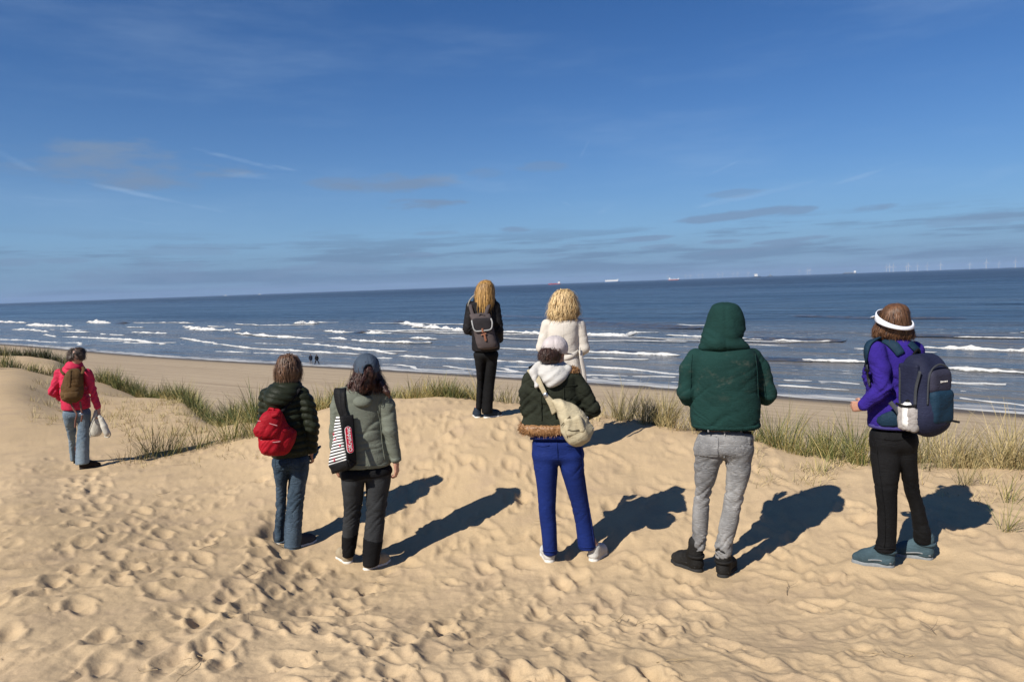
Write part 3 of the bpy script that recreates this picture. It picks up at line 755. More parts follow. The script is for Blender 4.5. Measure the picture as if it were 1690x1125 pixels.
# flat strips: straps, belts, zips
def strap_mesh(pts, width, thick=.004, normals=None, n=None, closed=False):
    """sweep a thin strip along points; normals point out of the body"""
    P = np.array(pts, float); k = len(P); n = n or max(8, k * 6)
    t = np.concatenate([[0], np.cumsum(np.linalg.norm(np.diff(P, axis=0), axis=1))]); tq = np.linspace(0, t[-1], n)
    C = np.stack([pchip(t, P[:, a], tq) for a in range(3)], 1)
    if normals is None: Nn = np.tile([0, -1.0, 0.1], (n, 1))
    else:
        nn = np.array(normals, float)
        Nn = np.stack([np.interp(tq, t, nn[:, a]) for a in range(3)], 1) if len(nn) == k else np.tile(nn[0], (n, 1))
    T = np.gradient(C, axis=0); T /= np.linalg.norm(T, axis=1)[:, None] + 1e-9
    B = np.cross(T, Nn); B /= np.linalg.norm(B, axis=1)[:, None] + 1e-9; Nn = np.cross(B, T)
    wv = np.interp(tq, t, width) if np.ndim(width) else np.full(n, width)
    V = []
    for i in range(n):
        for (a, b) in ((-.5, 0), (-.42, 1), (0, 1.25), (.42, 1), (.5, 0), (.42, -1), (-.42, -1)): V.append(C[i] + B[i] * a * wv[i] + Nn[i] * b * thick * .5)
    F = []
    for i in range(n - 1):
        for c in range(7):
            a = i * 7 + c; b = i * 7 + (c + 1) % 7; F.append((a, b, b + 7, a + 7))
    F += [tuple(range(6, -1, -1)), tuple((n - 1) * 7 + q for q in range(7))]
    return np.array(V), F
def strap(P, name, pts, width, mat, parent=None, thick=.005, normals=None, root=None, n=None):
    V, F = strap_mesh(pts, width, thick, normals, n)
    par = parent or root or P.root; top = par
    while top.parent: top = top.parent
    return mesh_obj(name, V + P.off(top), F, mat, par)

def strap_on(P, v, name, pts, width, mat, parent=None, thick=.005, off=.004, flat=.7):
    """a strap or seam laid on a garment along photo points (x, y[, fallback depth])"""
    pts = np.array([(q[0], q[1], q[2] if len(q) > 2 else 0.0) for q in pts], float); k = len(pts); n = max(8, k * 5)
    t = np.concatenate([[0], np.cumsum(np.hypot(*np.diff(pts[:, :2], axis=0).T))]); tq = np.linspace(0, t[-1], n)
    C, N = [], []
    for q in np.stack([pchip(t, pts[:, a], tq) for a in range(3)], 1):
        c, nn = P.hit(v, q[0], q[1], off, q[2]); C.append(c); N.append(nn if nn is not None else (N[-1] if N else np.array([0, -1., .3])))
    C, N = np.array(C, float), np.array(N, float)
    for _ in range(3):
        C[1:-1] = .25 * C[:-2] + .5 * C[1:-1] + .25 * C[2:]; N[1:-1] = .25 * N[:-2] + .5 * N[1:-1] + .25 * N[2:]
    C -= np.array([0, 1, 0]) * thick * .3
    wd = np.interp(tq, t, width) if np.ndim(width) else width
    V, F = strap_mesh(C, wd if np.ndim(wd) == 0 else list(wd), thick, N, n)
    par = parent or P.root; top = par
    while top.parent: top = top.parent
    return mesh_obj(name, V + P.off(top), F, mat, par)

# ---- cloth, skin and hair materials
def cloth(name, col, var=.12, weave=260, bump=.25, rough=.85, col2=None, sheen=0.0, fine=None, blot=3.0):
    col = tuple(c * .68 for c in col)
    mt, t, p = principled(name, col, rough, .12)
    obj = t.node('ShaderNodeTexCoord').outputs['Object']
    n1 = t.noise(obj, blot, 4, .6); n2 = t.noise(t.mapping(obj, (1, 1, .35)), 38, 4, .65); n3 = t.noise(obj, weave, 2, .7)
    lo = tuple(c * (1 - var) for c in col); hi = tuple(min(1, c * (1 + var)) for c in col)
    c = t.mix(t.map(n1, .35, .65), lo, col2 or hi)
    c = t.mix(t.math('MULTIPLY', t.map(n2, .45, .75), .35), c, tuple(min(1, k * (1 + 1.6 * var)) for k in col))
    c = t.mix(t.math('MULTIPLY', t.map(n3, .5, .8), .3), c, tuple(k * (1 - 1.6 * var) for k in col))
    t.put(p.inputs['Base Color'], c)
    cr = t.noise(t.mapping(obj, (.6, .6, 2.4), rot=(.25, .3, .2)), 8.5, 3, .6, .6); cr2 = t.noise(t.mapping(obj, (.7, .7, 2.2), rot=(-.3, -.45, .2), loc=(3, 1, 2)), 13, 3, .6, .6)
    ln = t.math('ADD', t.map(t.math('ABSOLUTE', t.math('SUBTRACT', cr, .5)), 0, .045), t.math('MULTIPLY', t.map(t.math('ABSOLUTE', t.math('SUBTRACT', cr2, .5)), 0, .04), .6))
    b1 = t.bump(ln, .28, .006)
    t.put(p.inputs['Normal'], t.bump(t.math('ADD', n3, t.math('MULTIPLY', n2, 1.2)), bump, .004, b1))
    if sheen: p.inputs['Sheen Weight'].default_value = sheen
    return mt
def denim(name, col, pale, amount=.5):
    col = tuple(c * .68 for c in col); pale = tuple(c * .72 for c in pale)
    mt, t, p = principled(name, col, .9, .15)
    obj = t.node('ShaderNodeTexCoord').outputs['Object']
    n1 = t.noise(t.mapping(obj, (1, 1, .4)), 4.2, 3, .55); n2 = t.noise(t.mapping(obj, (1, 1, 2.4)), 9, 3, .6); tw = t.noise(obj, 300, 2, .8)
    pt = t.node('ShaderNodeNewGeometry').outputs['Pointiness']
    f = t.math('ADD', t.math('MULTIPLY', t.map(n1, .35, .68), .8), t.math('MULTIPLY', t.map(n2, .45, .75), .25))
    f = t.math('ADD', f, t.math('MULTIPLY', t.math('SUBTRACT', pt, .5), 2.2))
    c = t.mix(t.math('MULTIPLY', f, amount), col, pale)
    c = t.mix(t.math('MULTIPLY', t.map(tw, .5, .75), .3), c, tuple(k * .6 for k in col))
    cr = t.noise(t.mapping(obj, (.6, .6, 2.6), rot=(.25, .35, .2)), 10, 3, .6, .6); cr2 = t.noise(t.mapping(obj, (.7, .7, 2.4), rot=(-.3, -.5, .2), loc=(3, 1, 2)), 16, 3, .6, .6)
    l1 = t.math('ABSOLUTE', t.math('SUBTRACT', cr, .5)); l2 = t.math('ABSOLUTE', t.math('SUBTRACT', cr2, .5))
    ln = t.math('ADD', t.map(l1, 0, .045), t.math('MULTIPLY', t.map(l2, 0, .04), .7))
    c = t.mix(t.math('MULTIPLY', t.map(l1, .0, .03, 1, 0), .28), c, pale)
    c = t.mix(t.math('MULTIPLY', t.map(l2, .03, .07, 0, 1), .12), c, tuple(k * .7 for k in col))
    t.put(p.inputs['Base Color'], c); t.put(p.inputs['Normal'], t.bump(t.math('ADD', tw, n2), .3, .004, t.bump(ln, .5, .007)))
    return mt
def hair_mat(name, dark, light, tip=None):
    dark = tuple(c * .6 for c in dark); light = tuple(c * .8 for c in light)
    mt, t, p = principled(name, dark, .48, .4)
    a = t.attr('strand'); obj = t.node('ShaderNodeTexCoord').outputs['Object']
    n = t.noise(t.mapping(obj, (1, 1, .12)), 55, 4, .7)
    f = t.math('ADD', t.math('MULTIPLY', a, .65), t.math('MULTIPLY', t.map(n, .35, .7), .45))
    t.put(p.inputs['Base Color'], t.mix(f, dark, light)); t.put(p.inputs['Normal'], t.bump(n, .6, .006))
    p.inputs['Anisotropic'].default_value = .4
    return mt
def skin_mat(name='skin', c=(.42, .235, .165)):
    mt, t, p = principled(name, c, .5, .35)
    obj = t.node('ShaderNodeTexCoord').outputs['Object']
    t.put(p.inputs['Base Color'], t.mix(t.map(t.noise(obj, 22, 4, .6), .35, .7), c, (c[0] * .86, c[1] * .72, c[2] * .68)))
    p.inputs['Subsurface Weight'].default_value = .08; p.inputs['Subsurface Radius'].default_value = (.012, .005, .003)
    return mt
def plain(name, col, rough=.6, spec=.4, metal=0.0, bump=.2, sc=60):
    mt, t, p = principled(name, col, rough, spec); p.inputs['Metallic'].default_value = metal
    obj = t.node('ShaderNodeTexCoord').outputs['Object']; n = t.noise(obj, sc, 4, .65)
    t.put(p.inputs['Base Color'], t.mix(t.map(n, .35, .7), col, tuple(c * .78 for c in col)))
    t.put(p.inputs['Normal'], t.bump(n, bump, .003))
    return mt

# ---- hair: a soft volume plus hundreds of ribbons that run down it
def hair(P, V, mat, n=420, wave=.006, curl=9.0, width=.0045, over=.03, length=1.0, parent=None, start=.35, side=.0, fringe=.013, lift=.020):
    def dsp(v, nn): return (.004 * ridgef(v[:, 0] * 30, v[:, 1] * 30, v[:, 2] * 5) + .003 * pnoise(v[:, 0] * 90, v[:, 1] * 90, v[:, 2] * 14))
    V.F = V.F + fringe
    VV, Q = V.mesh(dsp, 1)
    z0, z1 = VV[:, 2].min(), VV[:, 2].max()
    r = np.random.RandomState(int(abs(z1 * 1e4)) % 9999); n = int(n * 2.8); width = width * .62
    cand = np.where(VV[:, 2] > z0 + (z1 - z0) * start)[0]
    S = VV[r.choice(cand, n)].astype(float); steps = 11
    ln = (S[:, 2] - z0 + over * r.uniform(.1, 1.3, n)) * length * r.uniform(.75, 1.05, n)
    path = [S]; p = S.copy(); ph = 14 * pnoise(S[:, 0] * 9, S[:, 1] * 9, S[:, 2] * 9) + r.uniform(0, 1.2, n); off = .001 + lift * r.rand(n) ** 1.4 + lift * (r.rand(n) > .95)
    for k in range(steps - 1):
        g = V.grad(p); dn = np.tile([side, 0, -1.0], (n, 1)) + r.normal(size=(n, 3)) * .10
        dn -= g * (dn * g).sum(1)[:, None] * (V.sample(p) < .012)[:, None]
        dn /= np.linalg.norm(dn, axis=1)[:, None] + 1e-9
        p = p + dn * (ln / (steps - 1))[:, None]
        d = V.sample(p); g = V.grad(p); pull = np.where(p[:, 2] > z0 + .015, d - off, np.minimum(d - off, 0)); p = p - g * np.clip(pull, -.02, .02)[:, None]
        path.append(p.copy())
    A = np.stack(path, 1); tt = np.linspace(0, 1, steps)
    A[:, :, 0] += wave * np.sin(ph[:, None] + curl * tt) * tt; A[:, :, 1] += wave * np.cos(ph[:, None] * 1.3 + curl * tt) * tt
    N = np.stack([V.grad(A[:, k]) for k in range(steps)], 1)
    T = np.gradient(A, axis=1); B = np.cross(T, N); B /= np.linalg.norm(B, axis=2)[:, :, None] + 1e-9
    wd = width * (1 - .8 * tt ** 2)[None, :, None] * r.uniform(.6, 1.4, n)[:, None, None]
    L_, R_ = A - B * wd, A + B * wd
    R2 = A + N * wd * .5
    b0 = len(VV); ex = np.stack([L_, R2, R_], 2).reshape(-1, 3)
    idx = b0 + (np.arange(n)[:, None] * steps + np.arange(steps)[None, :]) * 3
    q1 = np.stack([idx[:, :-1], idx[:, :-1] + 1, idx[:, 1:] + 1, idx[:, 1:]], -1).reshape(-1, 4)
    q2 = q1 + 1
    allV = np.concatenate([VV, ex]); allQ = np.concatenate([Q, q1, q2])
    sv = np.concatenate([.25 + .5 * np.clip(.5 + pnoise(VV[:, 0] * 50, VV[:, 1] * 50, VV[:, 2] * 5), 0, 1), np.repeat(np.clip(r.normal(.5, .28, n), 0, 1), steps * 3)])
    o = P.add('hair', (allV, allQ), mat, parent); set_attr(o, 'strand', sv)
    return o

def hand_prims(v, wr, d, nrm, side, curl=.5, sc=1.0):
    """palm, four unequal fingers and a thumb from wrist wr along d; palm faces nrm"""
    d = np.array(d, float); d /= np.linalg.norm(d); nrm = np.array(nrm, float); nrm -= d * (nrm @ d); nrm /= np.linalg.norm(nrm)
    lat = np.cross(d, nrm) * side; wr = np.array(wr, float)
    for i, (o, kl, fl) in enumerate(((.030, .082, .92), (.010, .088, 1.05), (-.010, .085, .98), (-.029, .077, .78))):
        kn = wr + d * kl * sc + lat * o * sc
        v.cone(wr + lat * o * .6 * sc, kn, .016 * sc, .0125 * sc, .012)
        p = kn; a = curl * .45
        for j, (sl_, r0, r1) in enumerate(((.042, .0105, .0095), (.028, .0095, .0085), (.021, .0085, .0070))):
            dd = d * math.cos(a) + nrm * math.sin(a); q = p + dd * sl_ * fl * sc
            v.cone(p, q, r0 * sc, r1 * sc, .003); p = q; a += curl * .8
    th0 = wr + d * .022 * sc + lat * .030 * sc + nrm * .006; th1 = th0 + (d * .7 + lat * .55 + nrm * .35) * .045 * sc; th2 = th1 + (d * .95 + nrm * .35 - lat * .05) * .032 * sc
    v.cone(th0, th1, .015 * sc, .0115 * sc, .010); v.cone(th1, th2, .0115 * sc, .0085 * sc, .004)
# ------------------------------------------------------------------ marram grass
def grass_mat(name, green, straw, dark):
    mt, t, p = principled(name, green, .6, .25)
    a = t.attr('strand'); h = t.attr('height')
    c = t.mix(t.map(a, .25, .75, smooth=False), green, straw)
    c = t.mix(t.math('MULTIPLY', t.map(a, .3, .0), .8), c, dark)
    c = t.mix(t.math('MULTIPLY', t.map(h, .75, 1.0), .55), c, straw)
    t.put(p.inputs['Base Color'], c)
    p.inputs['Transmission Weight'].default_value = 0.0
    return mt
MARRAM = grass_mat('marram_blade', (.088, .116, .030), (.38, .295, .115), (.030, .046, .016))
MARRAM_DRY = grass_mat('marram_blade_dry', (.125, .118, .045), (.42, .33, .16), (.055, .050, .020))
SCRUB = grass_mat('dune_scrub', (.040, .056, .022), (.13, .115, .05), (.022, .030, .012))
def blades(bx, by, L, az, tilt, bend, width, tone, rs):
    """curved tapering blades as numpy arrays -> verts, quads, tone, height"""
    n = len(bx); bz = land_z(bx, by) - .03
    s = np.array([0, .3, .58, .82, 1.0]); K = len(s)
    hor = np.stack([np.sin(az), np.cos(az), 0 * az], 1)
    t0 = tilt[:, None] + bend[:, None] * s[None, :] ** 1.3
    ds = np.diff(s)[None, :] * L[:, None]
    tm = (t0[:, 1:] + t0[:, :-1]) / 2
    hx = np.concatenate([np.zeros((n, 1)), np.cumsum(np.sin(tm) * ds, 1)], 1); hz = np.concatenate([np.zeros((n, 1)), np.cumsum(np.cos(tm) * ds, 1)], 1)
    C = np.stack([bx, by, bz], 1)[:, None, :] + hor[:, None, :] * hx[:, :, None] + np.array([0, 0, 1.0]) * hz[:, :, None]
    sa = az + math.pi / 2 + rs.normal(0, .6, n); B = np.stack([np.sin(sa), np.cos(sa), 0 * sa], 1)[:, None, :]
    wd = (width[:, None] * np.array([1.0, .95, .75, .45, .08])[None, :])[:, :, None]
    V = np.stack([C - B * wd * .5, C + B * wd * .5], 2).reshape(-1, 3)
    i = (np.arange(n)[:, None] * K + np.arange(K - 1)[None, :]) * 2
    Q = np.stack([i, i + 1, i + 3, i + 2], -1).reshape(-1, 4)
    return V, Q, np.repeat(tone, K * 2), np.tile(np.repeat(s, 2), n)
def grass_obj(name, parts, mat, loc=None, parent=None):
    V = np.concatenate([p[0] for p in parts]); n = 0; Q = []
    for p in parts: Q.append(p[1] + n); n += len(p[0])
    off = np.zeros(3) if loc is None else np.array(loc)
    o = mesh_obj(name, V - off, np.concatenate(Q), mat, parent, smooth=False, loc=loc if parent is None else None)
    set_attr(o, 'strand', np.concatenate([p[2] for p in parts])); set_attr(o, 'height', np.concatenate([p[3] for p in parts]))
    return o
GR = np.random.RandomState(77)
def clump(x, y, n, h, spread, dry=.35, lean=0.0, width=.005, splay=.5):
    """one tussock: many blades from a small foot, fanning out"""
    r = GR; a = r.uniform(0, 2 * math.pi, n); d = spread * np.sqrt(r.rand(n))
    az = a + r.normal(0, .7, n); L = h * np.clip(r.normal(.86, .24, n), .25, 1.45)
    tilt = np.abs(r.normal(.10, .16, n)) + splay * .35 * d / max(spread, .01); bend = np.abs(r.normal(.55, .4, n)) * splay * 1.4
    dead = r.rand(n) < .16; bend = np.where(dead, bend + r.uniform(.8, 1.9, n), bend)
    if lean: az = np.where(r.rand(n) < abs(lean), math.copysign(math.pi / 2, lean) + r.normal(0, .6, n), az)
    tone = np.clip(r.normal(dry, .25, n) + dead * .45, 0, 1)
    return blades(x + d * np.sin(a), y + d * np.cos(a), L, az, tilt, bend, width * r.uniform(.6, 1.3, n), tone, r)
def belt(pts, n_per, h, deep, dry, width=.006, lean=.15, splay=.65, dens=135):
    """tussocks strewn along a line of (photo px, distance); deep = how far back the belt reaches"""
    out = []; pts = [((p[0] - 845) / FPX * p[1], p[1], p[2] if len(p) > 2 else 1.0) for p in pts]
    for (x0, y0, h0), (x1, y1, h1) in zip(pts[:-1], pts[1:]):
        L = math.hypot(x1 - x0, y1 - y0); m_ = max(1, int(L * n_per))
        for k in range(m_):
            t = (k + GR.rand()) / m_; b = GR.rand() ** 1.4 * deep
            x = x0 + (x1 - x0) * t; y = y0 + (y1 - y0) * t; rr = math.hypot(x, y); x += x / rr * b; y += y / rr * b
            hh = h * (h0 + (h1 - h0) * t) * GR.uniform(.45, 1.2)
            out.append(clump(x, y, int(dens * GR.uniform(.5, 1.3)), hh, .10 + .08 * GR.rand(), np.clip(dry + GR.normal(0, .16), 0, 1), lean, width, splay))
    return out
def build_grass():
    o = grass_obj('marram_grass', belt([(505, 11.3, .8), (545, 11.0, 1.1), (600, 11.1, .85), (660, 11.0, .8), (720, 10.9, .95), (790, 10.5, .85)], 11, .46, 1.1, .42, .0065), MARRAM)
    tag(o, 'marram grass along the crest behind the sage jacket and the blond woman', kind='stuff')
    o = grass_obj('marram_grass', belt([(800, 10.4, .8), (860, 10.2, .8), (905, 9.8, .7)], 4, .40, .7, .45, .006) + belt([(955, 9.5, .8), (1000, 9.2, 1.0), (1022, 9.1, .9)], 3.5, .42, .6, .5, .005, dens=45), MARRAM_DRY)
    tag(o, 'thin marram grass on the crest behind the blue trousers', kind='stuff')
    o = grass_obj('marram_grass', belt([(1026, 9.0, .9), (1060, 8.8, 1.1), (1105, 8.5, 1.0), (1150, 8.3, .85), (1200, 8.1, .9)], 9, .54, .8, .5, .006, .3), MARRAM_DRY)
    tag(o, 'brownish marram grass on the crest left of the green hoodie', kind='stuff')
    o = grass_obj('marram_grass', belt([(1215, 8.0, .8), (1265, 7.85, .9), (1330, 7.6, 1.1), (1385, 7.35, 1.15), (1440, 7.1, 1.0)], 10, .52, 1.0, .32, .0055, .15), MARRAM)
    tag(o, 'green marram grass on the crest between hoodie and navy pack', kind='stuff')
    o = grass_obj('marram_grass', belt([(1490, 7.1, .9), (1560, 6.95, .95), (1630, 6.8, 1.0), (1700, 6.7, 1.1), (1800, 6.6, 1.1), (1950, 6.5, 1)], 10, .50, .9, .42, .0055, .35, .75), MARRAM_DRY)
    tag(o, 'straw coloured marram grass on the crest at far right', kind='stuff')
    lf = belt([(432, 11.6, 1.0), (405, 12.4, 1.0), (375, 13.6, .9), (340, 15.4, .8), (300, 18.2, .85), (255, 20.5, .9), (205, 23, 1.0), (165, 24.4, 1.0), (110, 24, 1), (55, 23.2, 1.0), (0, 22.8, 1.0), (-70, 22.5, 1)], 6.5, .62, 2.8, .28, .011, .25, .6, 78)
    o = grass_obj('marram_grass', lf, MARRAM); tag(o, 'green marram grass along the low ridge at left', kind='stuff')
    fr = belt([(-40, 56, 1), (20, 57.5, 1), (60, 57, 1), (100, 56.5, 1), (135, 57, .9), (150, 58, .7)], 5, .85, 3.5, .2, .03, .1, .6, 50) + belt([(150, 62, .8), (172, 66, .5)], 2, .5, 2, .2, .03, .1, .6, 40)
    o = grass_obj('dune_scrub', fr, SCRUB); tag(o, 'dark scrub on the far dune at left', kind='stuff')
    # sparse dry sprigs on the slopes
    sp = []
    for (x0, x1, y0, y1, n, h) in ((185, 400, 12.2, 19, 240, .20), (40, 200, 14, 21, 110, .22), (0, 120, 25, 45, 60, .3), (1240, 1420, 6.5, 7.2, 22, .17), (1180, 1260, 7.2, 7.9, 8, .16), (200, 420, 9.2, 11.0, 26, .10), (1500, 1690, 5.8, 6.5, 14, .16), (930, 1040, 8.6, 9.2, 10, .2)):
        for k in range(n):
            Y = GR.uniform(y0, y1); px = GR.uniform(x0, x1); sp.append(clump((px - 845) / FPX * Y, Y, GR.randint(5, 16), h * GR.uniform(.6, 1.3), .07, GR.uniform(.5, .95), .1, .0045 if Y < 9 else .007, .9))
    o = grass_obj('dry_grass', sp, MARRAM_DRY); tag(o, 'sparse dry grass sprigs on the sand', kind='stuff')
    # tussocks that stand alone
    for (px, Y, n, h, sp_, dry, lab, mt) in (
        (248, 10.6, 230, .56, .30, .30, 'splayed green marram tussock in front of the hollow, right of the red walker', MARRAM),
        (312, 10.9, 150, .40, .25, .35, 'smaller marram tussock between the splayed one and the red pack', MARRAM),
        (372, 11.0, 200, .60, .22, .35, 'tall upright marram tussock at the left edge of the mound', MARRAM),
        (418, 10.9, 170, .58, .18, .30, 'dense marram tussock just left of the dark quilted jacket', MARRAM),
        (205, 10.3, 60, .30, .25, .55, 'low straggly tussock close to the legs of the red walker', MARRAM_DRY),
        (1672, 5.75, 34, .34, .06, .45, 'thin green sprig at the right edge below the straw grass', MARRAM),
        (1668, 5.15, 30, .30, .05, .45, 'lowest thin grass sprig at the right edge of the sand', MARRAM),
        (1600, 6.25, 40, .42, .06, .6, 'upright dry grass sprig right of the backpack shadow', MARRAM_DRY),
        (1355, 6.95, 40, .26, .10, .5, 'small sprig in front of the green grass, by the head of the hoodie shadow', MARRAM)):
        x = (px - 845) / FPX * Y; z = float(land_z(x, Y)[0])
        r = tag(empty('grass_tuft', (x, Y, z)), lab, 'grass tuft')
        o = grass_obj('blade_cluster', [clump(x, Y, n, h, sp_, dry, .25, .0055 if Y > 8 else .0045, .8)], mt, (x, Y, z), r); 
    for (px, Y, lab) in ((183, 66, 'dark bush alone on the beach at the dune foot, right of the red hood'), (170, 61, 'low dark bush beside the dune foot nearest the red walker')):
        x = (px - 845) / FPX * Y; z = float(land_z(x, Y, False)[0]); r = tag(empty('bush', (x, Y, z)), lab, 'bush')
        cl = [clump(x + GR.normal(0, .55), Y + GR.normal(0, .5), 46, GR.uniform(.45, .85), .3, .3, .2, .03, .9) for k in range(9)]
        grass_obj('foliage', cl, SCRUB, (x, Y, z), r)
build_grass()
# ------------------------------------------------------------------ people
SKIN = skin_mat()
EYE = plain('eye_white', (.75, .72, .68), .2, .5, bump=0)
def V3(*a): return np.array(a, np.float32)
def body(P, head, yaw, sh, el, wr, hands, Hp, Lg, Rg, key):
    """one continuous figure inside the clothes: head with face, neck, trunk, limbs, five-fingered hands"""
    hr = .89
    f = V3(math.sin(yaw), math.cos(yaw), 0); sd_ = V3(math.cos(yaw), -math.sin(yaw), 0); up = V3(0, 0, 1)
    legs, feet = [], []
    for i, g in enumerate((Lg, Rg)):
        g = sorted(g, key=lambda r: -r[0]); a_, b_, Y, ang = FEET[key][i]
        o = P.loc(unproj(a_, b_, Y) - P.base); ang = R(ang) - P.phi; ff = V3(math.sin(ang), math.cos(ang), 0)
        an = o + ff * .055 + up * .11
        pts = [(V3(r[1], r[4], r[0]), min(min(r[2], r[3]) * (.62 if q == 0 else .60), .075)) for q, r in enumerate(g) if r[0] > .2]
        legs.append(pts + [(an, .030), (o + ff * .06 + up * .055, .026)]); feet.append((o, ff))
    hr_ = sorted(Hp, key=lambda r: -r[0])[len(Hp) // 2]; hm = V3(hr_[1], hr_[4], hr_[0])
    for i in (0, 1): legs[i].insert(0, (hm + V3(.075 if i else -.075, 0, -.02), .055))
    sh = [q - up * .035 for q in sh]
    pts = [head + .16, head - .16] + list(sh) + list(el) + list(wr) + [q for l in legs for q, r in l]
    v = vol([], pts, .012, .12)
    v.ell(head, (.071 * hr, .090 * hr, .104 * hr), .01, yaw=yaw)
    v.ell(head + f * .03 - up * .055, (.052, .062, .066), .03, yaw=yaw)                 # jaw
    v.cone(head + f * .088 - up * .002, head + f * .108 - up * .036, .010, .015, .015)     # nose
    v.cone(head + f * .086 + sd_ * .018 - up * .070, head + f * .086 - sd_ * .018 - up * .070, .010, .010, .010)  # lips
    v.ell(head + f * .082 - up * .105, (.022, .018, .018), .02)                           # chin
    for q in (-1, 1):
        v.ell(head + sd_ * q * .074 - f * .008 - up * .015, (.012, .020, .032), .008, yaw=yaw)
        v.ell(head + sd_ * q * .03 + f * .082 + up * .018, (.020, .012, .008), .012, yaw=yaw)
    mid = (sh[0] + sh[1]) / 2; hw = np.linalg.norm(sh[1] - sh[0]) * .5
    v.cone(head - up * .06 - f * .01, mid, .050, .055, .04)
    tb = lambda t: mid + (hm - mid) * t
    rw = [(tb(t)[2], tb(t)[0], a, b, tb(t)[1]) for t, a, b in ((-.02, hw * .6, .05), (.12, hw * .80, .075), (.35, hw * .74, .085), (.65, hw * .62, .075), (.9, hw * .66, .085), (1.05, hw * .6, .08))]
    v.loft(rw, .04, 2.2)
    for k in (0, 1):
        v.chain([(sh[k], .042), (el[k], .034), (wr[k], .025)], .03)
        v.chain(legs[k], .035)
        o, ff = feet[k]; v.cone(o + ff * .05 + up * .055, o + ff * .20 + up * .042, .026, .022, .02)
    V, Q = v.mesh(None, 1)
    Vs, Qs, n = [V], [Q], len(V)
    for k in (0, 1):
        if hands and hands[k]:
            d, nr, cu = hands[k]
            hv = vol([], [wr[k] - .13, wr[k] + .13], .0055, .06); q = 1 if k else -1
            dd = V3(*d) / np.linalg.norm(d)
            hv.cone(wr[k] - dd * .012, wr[k] + dd * .015, .024, .022, .01, 1.0)
            hand_prims(hv, wr[k], d, nr, q, cu, .88)
            a, b = hv.mesh(None, 1); Vs.append(a); Qs.append(b + n); n += len(a)
    o = P.add('body', (np.concatenate(Vs), np.concatenate(Qs)), SKIN)
    for q in (-1, 1):
        ev = Vol(head + f * .075 + sd_ * q * .03 - .022, head + f * .075 + sd_ * q * .03 + .022, .005); ev.ell(head + f * .077 + sd_ * q * .03 + up * .004, (.012, .012, .012), 0)
        P.add('eye', ev.mesh(None, 0), EYE, o)
    return o
def fit(P, key, *legs):
    """carry the lower trouser rows over the shoes they end on"""
    out = []
    for i, g in enumerate(legs):
        a, b, Y, ang = FEET[key][i]; o = P.loc(unproj(a, b, Y) - P.base); an = R(ang) - P.phi
        ty = float(o[1]) + math.cos(an) * .055
        out.append([(z, cx, rx, ry, cy + (ty - cy) * float(sstep(.70, .12, z) if False else np.clip((.72 - z) / .6, 0, 1))) for (z, cx, rx, ry, cy) in g])
    return out
def garment(P, name, mat, torso, arms=(), legs=(), disp=None, k=.02, h=None, parent=None, extra=None, n=2.3, legk=.014):
    pts = [q for a in arms for q, r in a]
    v = vol([torso] + list(legs), pts, h or P.h, .11)
    if legs: 
        a = vol([torso] + list(legs), pts, h or P.h, .11)
        for l in legs:
            q = max(l, key=lambda r: r[0]); a.loft(list(l) + ([(q[0] + .10, q[1] , q[2] * .86, q[3] * .92, q[4])] if torso else []), legk, 2.15)
        if torso: v.loft(torso, k, n, .07); v.blend(tuple(slice(None) for _ in range(3)), a.F, .045); v.F += .006
        else: v.F = a.F
    elif torso: v.loft(torso, k, n)
    for a in arms:
        b = vol([torso], pts, h or P.h, .11); b.chain(a, .02); v.blend(tuple(slice(None) for _ in range(3)), b.F, k)
    return P.add(name, v.mesh(disp, 1), mat, parent), v
